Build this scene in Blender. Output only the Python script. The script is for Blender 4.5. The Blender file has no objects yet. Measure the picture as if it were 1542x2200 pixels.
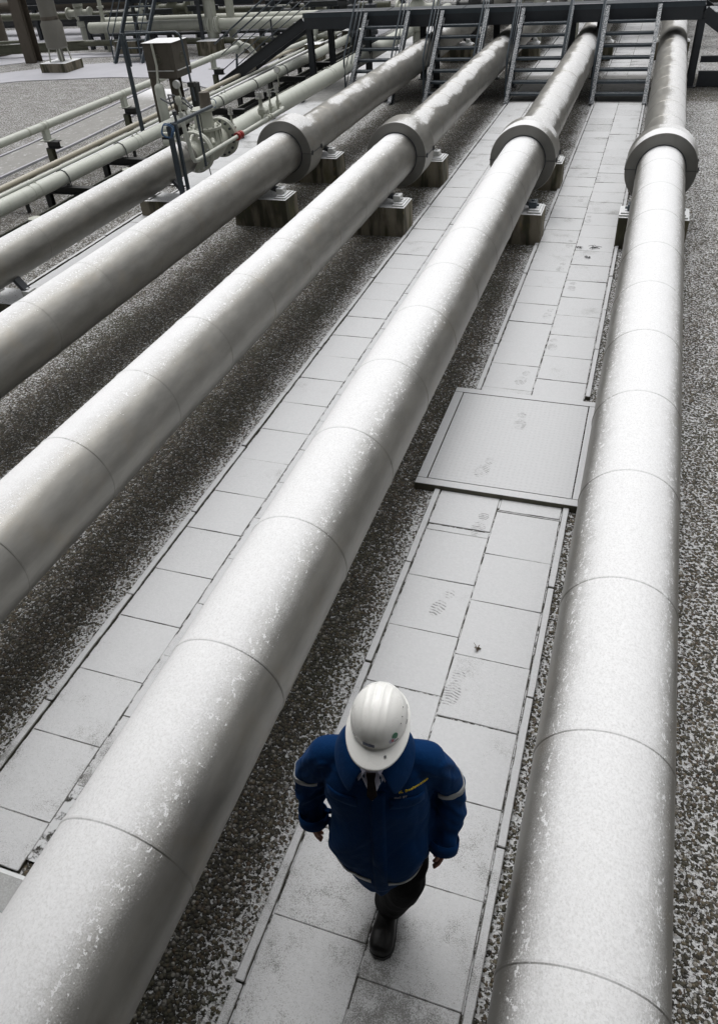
import bpy, bmesh, math, random
from mathutils import Vector, Matrix, noise
from mathutils.bvhtree import BVHTree
random.seed(7)
R = math.radians
SC = bpy.context.scene
COL = SC.collection
# ------------------------------------------------------------------ camera
PITCH, YAW, ROLL = R(39.548), R(21.39), R(-4.567)
cd = bpy.data.cameras.new('camera'); cam = bpy.data.objects.new('camera', cd); COL.objects.link(cam)
cd.sensor_fit = 'VERTICAL'; cd.sensor_height = 36.0; cd.lens = 1613.33 / 2200 * 36.0
cd.clip_start = .05; cd.clip_end = 600
f_ = Vector((-math.sin(YAW)*math.cos(PITCH), math.cos(YAW)*math.cos(PITCH), -math.sin(PITCH)))
r0 = Vector((math.cos(YAW), math.sin(YAW), 0)); u0 = r0.cross(f_)
r_ = math.cos(ROLL)*r0 + math.sin(ROLL)*u0; u_ = -math.sin(ROLL)*r0 + math.cos(ROLL)*u0
m3 = Matrix((r_, u_, -f_)).transposed()
cam.matrix_world = Matrix.Translation((0, 0, 4.0)) @ m3.to_4x4()
SC.camera = cam
# ------------------------------------------------------------------ light: overcast winter sky
EL, AZ = 68, -20
w = bpy.data.worlds.new('World'); SC.world = w; w.use_nodes = True
nt = w.node_tree; bg = nt.nodes['Background']
sky = nt.nodes.new('ShaderNodeTexSky'); sky.sky_type = 'NISHITA'; sky.sun_disc = False
sky.sun_elevation = R(EL); sky.sun_rotation = R(AZ); sky.air_density = 1.0; sky.dust_density = 5.0; sky.ozone_density = 1.0
hs = nt.nodes.new('ShaderNodeHueSaturation'); hs.inputs['Saturation'].default_value = .12
nt.links.new(sky.outputs[0], hs.inputs['Color'])
wtc = nt.nodes.new('ShaderNodeTexCoord'); wsp = nt.nodes.new('ShaderNodeSeparateXYZ'); wma = nt.nodes.new('ShaderNodeMapRange'); wmx = nt.nodes.new('ShaderNodeMix')
wma.inputs[1].default_value = 0; wma.inputs[2].default_value = 1; wma.inputs[3].default_value = .30; wma.inputs[4].default_value = 1.5       # overcast sky: three times brighter overhead than at the horizon
wmx.data_type = 'RGBA'; wmx.blend_type = 'MULTIPLY'; wmx.inputs[0].default_value = 1.0
nt.links.new(wtc.outputs['Generated'], wsp.inputs[0]); nt.links.new(wsp.outputs[2], wma.inputs[0]); nt.links.new(hs.outputs[0], wmx.inputs[6]); nt.links.new(wma.outputs[0], wmx.inputs[7]); nt.links.new(wmx.outputs[2], bg.inputs[0]); bg.inputs[1].default_value = .15
sd = bpy.data.lights.new('sun', 'SUN'); sun = bpy.data.objects.new('sun', sd); COL.objects.link(sun)
sd.energy = .6; sd.angle = R(90); sd.color = (1, .985, .96)
sdir = Vector((math.sin(R(AZ))*math.cos(R(EL)), math.cos(R(AZ))*math.cos(R(EL)), math.sin(R(EL))))
sun.rotation_euler = sdir.to_track_quat('Z', 'Y').to_euler()
SC.view_settings.view_transform = 'Standard'; SC.view_settings.look = 'None'
SC.view_settings.exposure = -0.09; SC.view_settings.gamma = 1.0
# ------------------------------------------------------------------ node helpers
class NB:
    def __init__(s, name, rough=.6, metal=0.0):
        s.m = bpy.data.materials.new(name); s.m.use_nodes = True; s.t = s.m.node_tree
        s.b = s.t.nodes['Principled BSDF']; s.b.inputs['Roughness'].default_value = rough; s.b.inputs['Metallic'].default_value = metal
        s.tc = s.t.nodes.new('ShaderNodeTexCoord'); s.geo = s.t.nodes.new('ShaderNodeNewGeometry')
        s.P = s.geo.outputs['Position']; s.N = s.geo.outputs['Normal']; s.O = s.tc.outputs['Object']
    def link(s, v, i):
        if isinstance(v, bpy.types.NodeSocket): s.t.links.new(v, i)
        elif isinstance(v, (tuple, list)):
            i.default_value = tuple(v) + (1,) if (len(v) == 3 and i.type == 'RGBA') else v
        elif i.type == 'RGBA': i.default_value = (v, v, v, 1)
        elif i.type == 'VECTOR': i.default_value = (v, v, v)
        else: i.default_value = v
    def ma(s, op, a, b=0.0, c=None, clamp=False):
        n = s.t.nodes.new('ShaderNodeMath'); n.operation = op; n.use_clamp = clamp
        s.link(a, n.inputs[0]); s.link(b, n.inputs[1])
        if c is not None: s.link(c, n.inputs[2])
        return n.outputs[0]
    def vm(s, op, a, b=(0, 0, 0), out=0):
        n = s.t.nodes.new('ShaderNodeVectorMath'); n.operation = op; s.link(a, n.inputs[0])
        if op == 'SCALE': s.link(b, n.inputs['Scale'])
        else: s.link(b, n.inputs[1])
        return n.outputs[out]
    def sep(s, v):
        n = s.t.nodes.new('ShaderNodeSeparateXYZ'); s.link(v, n.inputs[0]); return n.outputs
    def noise(s, scale, detail=3, rough=.5, vec=None, col=False, dist=0.0):
        n = s.t.nodes.new('ShaderNodeTexNoise'); s.link(vec if vec is not None else s.O, n.inputs['Vector'])
        n.inputs['Scale'].default_value = scale; n.inputs['Detail'].default_value = detail; n.inputs['Roughness'].default_value = rough
        n.inputs['Distortion'].default_value = dist
        return n.outputs['Color' if col else 'Fac']
    def vor(s, scale, vec=None, feat='F1', rnd=1.0):
        n = s.t.nodes.new('ShaderNodeTexVoronoi'); n.feature = feat; s.link(vec if vec is not None else s.O, n.inputs['Vector'])
        n.inputs['Scale'].default_value = scale; n.inputs['Randomness'].default_value = rnd
        return n.outputs
    def ss(s, v, a, b, lo=0.0, hi=1.0):
        n = s.t.nodes.new('ShaderNodeMapRange'); n.interpolation_type = 'SMOOTHSTEP'
        s.link(v, n.inputs[0])
        if isinstance(a, (int, float)) and isinstance(b, (int, float)) and a > b: a, b, lo, hi = b, a, hi, lo
        s.link(a, n.inputs[1]); s.link(b, n.inputs[2]); s.link(lo, n.inputs[3]); s.link(hi, n.inputs[4]); return n.outputs[0]
    def mix(s, f, a, b, mode='MIX'):
        n = s.t.nodes.new('ShaderNodeMix'); n.data_type = 'RGBA'; n.blend_type = mode
        s.link(f, n.inputs[0]); s.link(a, n.inputs[6]); s.link(b, n.inputs[7]); return n.outputs[2]
    def ramp(s, v, stops, const=False):
        n = s.t.nodes.new('ShaderNodeValToRGB'); e = n.color_ramp.elements
        if const: n.color_ramp.interpolation = 'CONSTANT'
        while len(e) < len(stops): e.new(.5)
        for k, (p, c) in enumerate(stops): e[k].position = p; e[k].color = (*c, 1)
        s.link(v, n.inputs[0]); return n.outputs[0]
    def scl(s, vec, x, y, z): return s.vm('MULTIPLY', vec, (x, y, z))
    def bump(s, h, st=.3, d=.01, prev=None):
        n = s.t.nodes.new('ShaderNodeBump'); n.inputs['Strength'].default_value = st; n.inputs['Distance'].default_value = d
        s.link(h, n.inputs['Height'])
        if prev is not None: s.link(prev, n.inputs['Normal'])
        return n.outputs[0]
    def fin(s, col=None, rough=None, metal=None, normal=None, spec=None):
        if col is not None: s.link(col, s.b.inputs['Base Color'])
        if rough is not None: s.link(rough, s.b.inputs['Roughness'])
        if metal is not None: s.link(metal, s.b.inputs['Metallic'])
        if normal is not None: s.link(normal, s.b.inputs['Normal'])
        if spec is not None: s.link(spec, s.b.inputs['Specular IOR Level'])
        return s.m
SNOW = (.80, .81, .82)
PX = dict(E=.279, D=-1.645, C=-3.612, B=-5.496)
PZD = dict(E=.752, D=.807, C=.786, B=.792); PRD = dict(E=.317, D=.325, C=.323, B=.309); PZ = .785

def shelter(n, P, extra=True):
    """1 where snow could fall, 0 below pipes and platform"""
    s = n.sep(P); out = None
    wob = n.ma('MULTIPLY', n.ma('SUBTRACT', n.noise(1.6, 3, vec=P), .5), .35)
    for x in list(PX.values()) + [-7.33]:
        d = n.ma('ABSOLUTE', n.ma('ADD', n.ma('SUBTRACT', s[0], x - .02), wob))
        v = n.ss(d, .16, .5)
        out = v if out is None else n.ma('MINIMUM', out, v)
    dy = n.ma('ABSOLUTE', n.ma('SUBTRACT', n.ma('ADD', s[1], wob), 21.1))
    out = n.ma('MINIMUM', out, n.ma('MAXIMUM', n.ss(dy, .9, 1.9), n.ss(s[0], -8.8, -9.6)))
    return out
# ------------------------------------------------------------------ materials
def mat_gravel():
    n = NB('gravel stones with thin snow', .85); P = n.P
    warp = n.vm('ADD', P, n.vm('SCALE', n.noise(30, 2, vec=P, col=True), .012))
    v = n.vor(46, warp); v2 = n.vor(95, warp)
    hue = n.sep(v['Color'])
    col = n.ramp(hue[0], [(0, (.026, .024, .018)), (.25, (.085, .075, .05)), (.45, (.05, .048, .036)), (.62, (.15, .13, .09)), (.78, (.085, .058, .034)), (.9, (.24, .23, .21)), (1, (.36, .34, .30))])
    big = n.noise(.9, 4, vec=P)
    col = n.mix(n.ss(big, .45, .7, 0, .45), col, (.045, .05, .02), 'MIX')
    col = n.mix(n.ma('MULTIPLY', n.ss(n.sep(P)[0], -9.5, -11.0), .55), col, (.27, .25, .225))
    gap = n.ss(v['Distance'], .32, .62)
    col = n.mix(n.ma('MULTIPLY', gap, .75), col, (.012, .011, .009))
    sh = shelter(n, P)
    s = n.sep(P)
    xr = n.ss(s[0], .75, 1.3)
    far = n.ss(s[1], 9.0, 17.0)
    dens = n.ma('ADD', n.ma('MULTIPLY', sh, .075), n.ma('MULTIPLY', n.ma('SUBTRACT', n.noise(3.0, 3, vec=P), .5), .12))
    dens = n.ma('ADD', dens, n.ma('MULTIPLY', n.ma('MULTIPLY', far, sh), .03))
    dens = n.ma('ADD', dens, n.ma('MULTIPLY', n.ma('ADD', n.ma('MULTIPLY', xr, .006), .0), 1))
    dens = n.ma('ADD', dens, n.ma('MULTIPLY', n.ss(s[0], -9.0, -10.0), -.030))
    # thicker snow against the edging stones
    for e, wd in ((-3.14, .34), (-1.23, .24), (-.08, .14)):
        dens = n.ma('ADD', dens, n.ma('MULTIPLY', n.ss(n.ma('ABSOLUTE', n.ma('SUBTRACT', s[0], e)), wd, 0.0), .06))
    fine = n.noise(75, 2, .65, vec=warp)
    fine = n.ma('ADD', n.ma('MULTIPLY', fine, .55), n.ma('ADD', n.ma('MULTIPLY', v['Distance'], .30), .12))
    co = n.noise(24, 3, .7, vec=P); fine = n.ma('ADD', fine, n.ma('MULTIPLY', n.ma('SUBTRACT', co, .5), n.ss(s[1], 6.0, 16.0, .0, .6)))
    thr = n.ma('SUBTRACT', .640, n.ma('MULTIPLY', dens, 1.0))
    sn = n.ss(fine, thr, n.ma('ADD', thr, .045))
    col = n.mix(sn, col, (.60, .605, .61))
    h = n.ma('SUBTRACT', n.ma('MULTIPLY', v['Distance'], -1.0), n.ma('MULTIPLY', v2['Distance'], .25))
    h = n.ma('ADD', h, n.ma('MULTIPLY', sn, .25))
    return n.fin(col, .8, None, n.bump(h, .9, .02))

def mat_slab(name='snow dusted concrete slabs', prints=(), grey=1.0):
    n = NB(name, .75); P = n.P
    s = n.sep(P)
    conc = n.mix(n.noise(7, 5, .6, vec=P), (.14, .14, .135), (.30, .30, .29))
    conc = n.mix(n.ss(n.noise(140, 2, vec=P), .55, .72, 0, .5), conc, (.10, .10, .095))
    near = n.ss(s[1], 3.4, .9)                    # thinner, patchier snow towards the near end
    patch = n.noise(2.6, 4, .6, vec=P)
    fine = n.noise(190, 2, .6, vec=P)
    rnd = n.t.nodes.new('ShaderNodeAttribute'); rnd.attribute_name = 'slab'; rv = n.sep(rnd.outputs['Color'])
    cover = n.ma('SUBTRACT', .97, n.ma('MULTIPLY', near, n.ss(patch, .40, .75, .22, .62)))
    cover = n.ma('SUBTRACT', cover, n.ma('MULTIPLY', n.ss(patch, .50, .78), .26))
    cover = n.ma('SUBTRACT', cover, n.ma('MULTIPLY', rv[0], .17))
    cover = n.ma('SUBTRACT', cover, n.ss(s[1], 6.0, 16.0, 0, .20))  # cover cut with distance: painted darkening of the far slabs
    mot = n.noise(28, 3, .6, vec=P)
    cover = n.ma('ADD', cover, n.ma('MULTIPLY', n.ma('SUBTRACT', mot, .5), .22))
    dy = n.ma('ABSOLUTE', n.ma('SUBTRACT', s[1], 20.9))
    cover = n.ma('MULTIPLY', cover, n.ss(dy, 1.15, 1.75, .0, 1.0))
    # snow is worn off along slab edges
    edge = rv[1]
    sp = n.ma('ADD', cover, n.ma('MULTIPLY', n.ma('SUBTRACT', fine, .5), 1.25))
    cv = n.ss(sp, .28, .72)
    up = n.ss(n.sep(n.N)[2], .35, .8)
    cv = n.ma('MULTIPLY', cv, n.ma('MULTIPLY', up, n.ma('MAXIMUM', n.ss(n.sep(n.N)[2], .8, .97), n.ss(n.noise(5, 3, vec=P), .45, .55))))
    snowc = n.mix(n.noise(55, 4, .7, vec=P), (.48, .49, .50), (.64, .645, .655))
    col = n.mix(cv, conc, snowc)
    side = n.mix(n.noise(9, 4, vec=P), (.05, .05, .035), (.13, .12, .09))
    col = n.mix(up, side, col)
    if prints:
        tot = None; wob = n.noise(20, 3, .6, vec=P, col=True)
        for (x, y, a, sc) in prints:
            c, si = math.cos(a), math.sin(a)
            q = n.vm('ADD', n.vm('SUBTRACT', P, (x, y, 0)), n.vm('SCALE', n.vm('SUBTRACT', wob, (.5, .5, .5)), .024)); qs = n.sep(q)
            lx = n.ma('ADD', n.ma('MULTIPLY', qs[0], c), n.ma('MULTIPLY', qs[1], si))
            ly = n.ma('SUBTRACT', n.ma('MULTIPLY', qs[1], c), n.ma('MULTIPLY', qs[0], si))
            for (oy, rx, ry) in ((-.065, .052, .085), (.095, .04, .045)):
                ex = n.ma('DIVIDE', lx, rx * sc); ey = n.ma('DIVIDE', n.ma('SUBTRACT', ly, oy), ry * sc)
                d = n.ma('SQRT', n.ma('ADD', n.ma('MULTIPLY', ex, ex), n.ma('MULTIPLY', ey, ey)))
                mk = n.ss(d, 1.08, .86)
                wv = n.ma('SINE', n.ma('MULTIPLY', n.ma('ADD', ly, n.ma('MULTIPLY', n.ma('ABSOLUTE', lx), .2)), 265 + 40*math.sin(x*40)))
                mk = n.ma('MULTIPLY', mk, n.ss(wv, -.35, .5))
                tot = mk if tot is None else n.ma('MAXIMUM', tot, mk)
        tot = n.ma('MULTIPLY', tot, n.ss(n.noise(22, 4, .7, vec=P), .42, .58, .1, .75))
        col = n.mix(tot, col, (.16, .16, .16))
        h = n.ma('SUBTRACT', n.noise(60, 4, .7, vec=P), n.ma('MULTIPLY', tot, .8))
    else:
        h = n.noise(60, 4, .7, vec=P)
    return n.fin(col, .8, None, n.bump(h, .35, .006), spec=.3)

def mat_pipe(name, lean=-.25, c0=.60, c1=.93, far_c0=.60, far_c1=.95, far_lean=.1, bright=1.0, cy=11.6, patchy=.0, f0=.4, tint=(.255, .248, .228)):
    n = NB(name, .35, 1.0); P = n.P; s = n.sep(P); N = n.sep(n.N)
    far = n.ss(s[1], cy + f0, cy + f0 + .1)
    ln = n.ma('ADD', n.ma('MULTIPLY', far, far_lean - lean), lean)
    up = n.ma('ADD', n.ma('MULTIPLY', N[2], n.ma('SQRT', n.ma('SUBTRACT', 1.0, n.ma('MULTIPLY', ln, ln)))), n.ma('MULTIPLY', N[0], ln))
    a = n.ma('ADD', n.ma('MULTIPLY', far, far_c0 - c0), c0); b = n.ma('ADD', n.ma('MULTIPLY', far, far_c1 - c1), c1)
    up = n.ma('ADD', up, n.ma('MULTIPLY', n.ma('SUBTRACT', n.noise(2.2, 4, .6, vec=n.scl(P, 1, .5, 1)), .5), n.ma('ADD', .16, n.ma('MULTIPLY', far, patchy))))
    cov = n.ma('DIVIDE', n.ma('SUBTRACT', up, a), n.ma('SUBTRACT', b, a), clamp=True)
    dy = n.ma('ABSOLUTE', n.ma('SUBTRACT', s[1], 21.65)); cov = n.ma('MULTIPLY', cov, n.ss(dy, .45, .75))
    f1 = n.noise(150, 2, .6, vec=n.scl(P, 1, .8, 1)); f2 = n.noise(55, 3, .65, vec=n.scl(P, 1, .6, 1.0), dist=.5); f3 = n.noise(14, 4, .65, vec=n.scl(P, 1, .6, 1))
    # soft veil of rime, thicker on the weather side
    veil = n.ma('MULTIPLY', n.ss(n.ma('ADD', cov, n.ma('ADD', n.ma('MULTIPLY', n.ma('SUBTRACT', f3, .5), .30), n.ma('MULTIPLY', n.ma('SUBTRACT', f1, .5), .55))), .05, .88), n.ss(n.noise(110, 3, .65, vec=n.scl(P, 1, .7, 1)), .28, .60, .80, 1.0))
    fl = n.ma('ADD', n.ma('MULTIPLY', f1, .30), n.ma('MULTIPLY', n.noise(40, 3, .6, vec=n.scl(P, 1.2, .8, .8), dist=.4), .70))
    thr = n.ma('SUBTRACT', .685, n.ma('MULTIPLY', n.ma('MINIMUM', cov, .45), .34))
    fleck = n.ma('MULTIPLY', n.ma('MULTIPLY', n.ss(fl, thr, n.ma('ADD', thr, .05)), n.ss(cov, .0, .06)), .95)
    hard = n.ma('MULTIPLY', n.ss(n.ma('ADD', cov, n.ma('ADD', n.ma('MULTIPLY', n.ma('SUBTRACT', f3, .5), 1.2), n.ma('ADD', n.ma('MULTIPLY', n.ma('SUBTRACT', f2, .5), 1.3), n.ma('MULTIPLY', n.ma('SUBTRACT', f1, .5), .8)))), .40, .95), n.ma('MULTIPLY', far, .66))
    sn = n.ma('MAXIMUM', n.ma('MAXIMUM', n.ma('MULTIPLY', n.ma('MULTIPLY', veil, .93), n.ma('SUBTRACT', 1.0, n.ma('MULTIPLY', far, .35))), fleck), hard)
    br = n.noise(9, 4, .6, vec=n.scl(P, 1, .35, 1)); streak = n.noise(60, 3, .6, vec=n.scl(P, 4, .12, 4))
    ring = n.noise(30, 3, .7, vec=n.scl(P, .5, 6, .5))
    mc = n.mix(n.ss(br, .3, .7), tint, tuple(c * 1.28 for c in tint))
    mc = n.mix(n.ss(n.noise(3.1, 5, .7, vec=P), .5, .75, 0, .30), mc, (.32, .27, .195))
    mc = n.mix(n.ma('MULTIPLY', streak, .22), mc, (.165, .165, .162))
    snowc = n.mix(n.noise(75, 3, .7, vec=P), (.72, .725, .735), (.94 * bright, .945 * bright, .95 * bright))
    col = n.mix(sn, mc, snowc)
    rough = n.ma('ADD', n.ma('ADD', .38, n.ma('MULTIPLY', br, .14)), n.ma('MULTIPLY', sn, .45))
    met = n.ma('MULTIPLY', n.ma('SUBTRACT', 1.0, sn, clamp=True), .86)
    h1 = n.bump(n.noise(3.5, 2, .5, vec=n.scl(P, 1, .6, 1)), .25, .03)
    nb = n.bump(n.ma('ADD', n.ma('MULTIPLY', sn, .8), n.ma('MULTIPLY', ring, .08)), .35, .006, h1)
    return n.fin(col, rough, met, nb)

def mat_paint(name, c, c2=None, rough=.45, dirt=(.12, .11, .08), dirtamt=.35, snow=0.0, scale=6, metal=0.0, snowthr=.55):
    n = NB(name, rough, metal); P = n.P
    c2 = c2 or tuple(x * .8 for x in c)
    col = n.mix(n.noise(scale, 4, .6, vec=P), c, c2)
    st = n.noise(scale * 1.5, 5, .7, vec=n.scl(P, 1, 1, .25))
    col = n.mix(n.ss(st, .52, .78, 0, dirtamt), col, dirt)
    r = rough
    if snow > 0:
        up = n.ss(n.sep(n.N)[2], .5, .85)
        k = n.ma('MULTIPLY', up, n.ss(n.noise(45, 3, .7, vec=P), snowthr - snow * .35, snowthr - snow * .35 + .12))
        k = n.ma('MULTIPLY', k, min(1, snow + .3))
        col = n.mix(k, col, (.72, .73, .74)); r = n.ma('ADD', rough, n.ma('MULTIPLY', k, .4))
    return n.fin(col, r, None, n.bump(n.noise(35, 3, vec=P), .08, .01))

def mat_block():
    n = NB('weathered mossy concrete', .9); P = n.P
    c = n.mix(n.noise(5, 5, .65, vec=P), (.12, .105, .075), (.24, .215, .165))
    drip = n.noise(4.2, 4, .55, vec=n.scl(P, 1.2, 1.2, .22))
    c = n.mix(n.ss(drip, .44, .60, 0, .92), c, (.035, .034, .02))
    c = n.mix(n.ss(n.noise(3.5, 4, .6, vec=n.scl(P, 1, 1, .4)), .5, .7, 0, .6), c, (.085, .085, .025))
    c = n.mix(n.ss(n.noise(17, 4, .7, vec=n.scl(P, 1, 1, .3)), .62, .74, 0, .5), c, (.30, .21, .08))
    up = n.ss(n.sep(n.N)[2], .5, .9)
    c = n.mix(n.ma('MULTIPLY', up, n.ss(n.noise(40, 3, vec=P), .3, .42, .3, 1)), c, (.72, .73, .74))
    return n.fin(c, .9, None, n.bump(n.noise(45, 5, .7, vec=P), .5, .01))

M = {}
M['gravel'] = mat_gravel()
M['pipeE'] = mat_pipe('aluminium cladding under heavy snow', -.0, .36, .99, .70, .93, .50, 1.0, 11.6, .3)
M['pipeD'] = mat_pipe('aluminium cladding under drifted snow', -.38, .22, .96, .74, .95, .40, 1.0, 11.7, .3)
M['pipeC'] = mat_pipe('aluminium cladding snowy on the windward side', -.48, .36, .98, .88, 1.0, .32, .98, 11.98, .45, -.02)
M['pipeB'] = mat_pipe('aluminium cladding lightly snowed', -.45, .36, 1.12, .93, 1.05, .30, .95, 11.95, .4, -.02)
M['pipeA'] = mat_pipe('aluminium cladding with thin flurry', -.30, .40, 1.2, .9, 1.3, -.2, .9, 30, .0, .4, (.23, .225, .205))
M['dark_face'] = mat_paint('dull aluminium end face', (.17, .17, .16), (.22, .215, .20), .45, metal=.6, dirtamt=.25)
M['cream'] = mat_paint('cream grey pipe paint', (.46, .48, .42), (.52, .535, .48), .42, dirtamt=.22, dirt=(.2, .2, .15), snow=.12)
M['cream2'] = mat_paint('dusty cream valve paint', (.36, .37, .31), (.44, .45, .39), .5, dirtamt=.5, dirt=(.15, .15, .11), snow=.1)
M['beige'] = mat_paint('tan pipe paint', (.36, .33, .25), (.42, .39, .31), .5, dirtamt=.3, snow=.2)
M['galv'] = mat_paint('blue grey coated steel', (.042, .056, .068), (.072, .088, .102), .45, dirt=(.03, .035, .04), dirtamt=.5, snow=.1, metal=.3)
M['galv_top'] = mat_paint('blue grey coated steel with snow', (.06, .072, .085), (.09, .105, .12), .5, dirt=(.03, .035, .04), dirtamt=.4, snow=.55, snowthr=.66)
M['steeldark'] = mat_paint('dark painted steel', (.022, .026, .032), (.035, .04, .046), .5, dirtamt=.3, dirt=(.05, .045, .04))
M['blacksteel'] = mat_paint('black steel', (.012, .014, .015), (.025, .026, .025), .5, dirtamt=.3, dirt=(.05, .05, .03))
M['olive'] = mat_paint('olive stained steel', (.07, .075, .045), (.12, .12, .085), .7, dirtamt=.6, dirt=(.03, .03, .02), snow=.2)
M['brown'] = mat_paint('brown weathered cabinet sheet', (.06, .052, .04), (.09, .078, .062), .45, dirt=(.035, .03, .02), dirtamt=.6, snow=.75, snowthr=.5)
M['brownpost'] = mat_paint('rust brown post', (.075, .06, .045), (.10, .085, .065), .6, dirt=(.02, .018, .012), dirtamt=.7)
M['tank'] = mat_paint('grey insulated vessel', (.15, .145, .125), (.19, .185, .16), .5, dirtamt=.4, metal=.2)
M['red'] = mat_paint('red paint', (.30, .016, .01), (.24, .016, .012), .4, dirtamt=.2)
M['blue'] = mat_paint('blue hose', (.03, .10, .20), (.03, .07, .15), .4, dirtamt=.1)
M['chrome'] = mat_paint('bare bolt steel', (.45, .46, .45), (.6, .6, .6), .3, metal=.9, dirtamt=.2)
M['block'] = mat_block()
M['plate'] = mat_paint('pale painted bearing plate', (.42, .43, .41), (.5, .5, .48), .6, snow=.85, snowthr=.5, dirtamt=.3)
M['glass'] = mat_paint('gauge dial', (.6, .6, .58), (.7, .7, .68), .2, dirtamt=0)
# ------------------------------------------------------------------ mesh builder
class MB:
    def __init__(s): s.v = []; s.f = []; s.sm = []
    def add(s, vs, fs, smooth=False):
        o = len(s.v); s.v += [tuple(v) for v in vs]; s.f += [tuple(i + o for i in f) for f in fs]; s.sm += [smooth] * len(fs); return s
    def box(s, x0, x1, y0, y1, z0, z1, bev=0.0, M4=None):
        bm = bmesh.new(); bmesh.ops.create_cube(bm, size=1)
        for v in bm.verts: v.co = Vector(((x0+x1)/2 + v.co.x*(x1-x0), (y0+y1)/2 + v.co.y*(y1-y0), (z0+z1)/2 + v.co.z*(z1-z0)))
        if bev: bmesh.ops.bevel(bm, geom=list(bm.edges), offset=bev, segments=2, affect='EDGES', profile=.6)
        if M4: bmesh.ops.transform(bm, matrix=M4, verts=bm.verts)
        bm.verts.index_update(); s.add([v.co[:] for v in bm.verts], [[v.index for v in f.verts] for f in bm.faces]); bm.free(); return s
    def bar(s, p, q, wx, wz, up=(0, 0, 1), bev=0.0):
        """rectangular bar from p to q: wx across, wz along up"""
        p, q = Vector(p), Vector(q); d = (q - p); L = d.length; y = d / L; upv = Vector(up); x = y.cross(upv).normalized(); z = x.cross(y)
        m = Matrix((x, y, z)).transposed().to_4x4(); m.translation = p
        return s.box(-wx/2, wx/2, 0, L, -wz/2, wz/2, bev, m)
    def ibeam(s, p, q, w, h, t=.012, up=(0, 0, 1), chan=0):
        p, q = Vector(p), Vector(q); d = (q - p); L = d.length; y = d / L; x = y.cross(Vector(up)).normalized(); z = x.cross(y)
        m = Matrix((x, y, z)).transposed().to_4x4(); m.translation = p
        s.box(-w/2, w/2, 0, L, h/2 - t, h/2, 0, m); s.box(-w/2, w/2, 0, L, -h/2, -h/2 + t, 0, m)
        cx = chan * (w/2 - t/2)
        s.box(cx - t/2, cx + t/2, .001, L - .001, -h/2 + t, h/2 - t, 0, m); return s
    def tube(s, pts, r, seg=14, caps=True, closed=False):
        pts = [Vector(p) for p in pts]; n = len(pts); rr = r if isinstance(r, (list, tuple)) else [r] * n
        vs = []; fs = []; ref = None
        for i, p in enumerate(pts):
            if closed: t = (pts[(i+1) % n] - pts[i-1]).normalized()
            else: t = ((pts[min(i+1, n-1)] - p).normalized() + (p - pts[max(i-1, 0)]).normalized()).normalized()
            if ref is None:
                ref = t.orthogonal().normalized()
            a = (ref - t * ref.dot(t)).normalized(); b = t.cross(a); ref = a
            for k in range(seg):
                an = 2 * math.pi * k / seg; vs.append(p + a * math.cos(an) * rr[i] + b * math.sin(an) * rr[i])
        m = n if closed else n - 1
        for i in range(m):
            for k in range(seg):
                j = (i + 1) % n; fs.append((i*seg+k, i*seg+(k+1) % seg, j*seg+(k+1) % seg, j*seg+k))
        s.add(vs, fs, True)
        if caps and not closed:
            o = len(s.v); s.add([vs[k] for k in range(seg)], [tuple(range(seg))[::-1]]); s.add([vs[(n-1)*seg+k] for k in range(seg)], [tuple(range(seg))])
        return s
    def lathe(s, prof, axis='z', c=(0, 0, 0), seg=48, smooth=True):
        """prof: list of (t, r) along the axis"""
        vs = []; fs = []; c = Vector(c)
        for (t, r) in prof:
            for k in range(seg):
                a = 2 * math.pi * k / seg; u, v = r * math.cos(a), r * math.sin(a)
                vs.append(c + Vector({'z': (u, v, t), 'y': (u, t, v), 'x': (t, u, v)}[axis]))
        for i in range(len(prof) - 1):
            for k in range(seg):
                q = (i*seg+k, i*seg+(k+1) % seg, (i+1)*seg+(k+1) % seg, (i+1)*seg+k); fs.append(q if axis != 'y' else q[::-1])
        return s.add(vs, fs, smooth)
    def cyl(s, p, q, r, seg=20, r2=None): return s.tube([p, q], [r, r if r2 is None else r2], seg)
    def mesh(s, name, o=(0, 0, 0)):
        me = bpy.data.meshes.new(name); o = Vector(o)
        me.from_pydata([Vector(v) - o for v in s.v], [], s.f); me.polygons.foreach_set('use_smooth', s.sm); me.update()
        if any(s.sm):
            bm = bmesh.new(); bm.from_mesh(me); bmesh.ops.remove_doubles(bm, verts=bm.verts, dist=1e-5)
            bmesh.ops.recalc_face_normals(bm, faces=bm.faces); bm.to_mesh(me); bm.free()
        return me
def sharp(me, ang=40):
    bm = bmesh.new(); bm.from_mesh(me)
    for e in bm.edges:
        if len(e.link_faces) == 2 and e.calc_face_angle(0) > R(ang): e.smooth = False
    bm.to_mesh(me); bm.free()
def tag(o, label=None, cat=None, group=None, kind=None):
    if label: o['label'] = label
    if cat: o['category'] = cat
    if group: o['group'] = group
    if kind: o['kind'] = kind
    return o
def thing(name, label, cat, loc=(0, 0, 0), group=None):
    o = bpy.data.objects.new(name, None); COL.objects.link(o); o.location = loc; o.empty_display_size = .1
    return tag(o, label, cat, group)
def gl(o):
    v = Vector(o.location); p = o.parent
    while p: v += p.location; p = p.parent
    return v
def obj(name, mb, mat, parent=None, label=None, origin=None):
    """one mesh object; mesh data given in world coordinates, stored relative to parent"""
    o0 = gl(parent) if parent else Vector(origin or (0, 0, 0))
    me = mb.mesh(name, o0) if isinstance(mb, MB) else mb
    sharp(me); me.materials.append(mat)
    o = bpy.data.objects.new(name, me); COL.objects.link(o)
    if parent: o.parent = parent
    else: o.location = o0
    if label: o['label'] = label
    return o
def struct(name, mb, mat, kind='structure'): return tag(obj(name, mb, mat), kind=kind)
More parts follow.
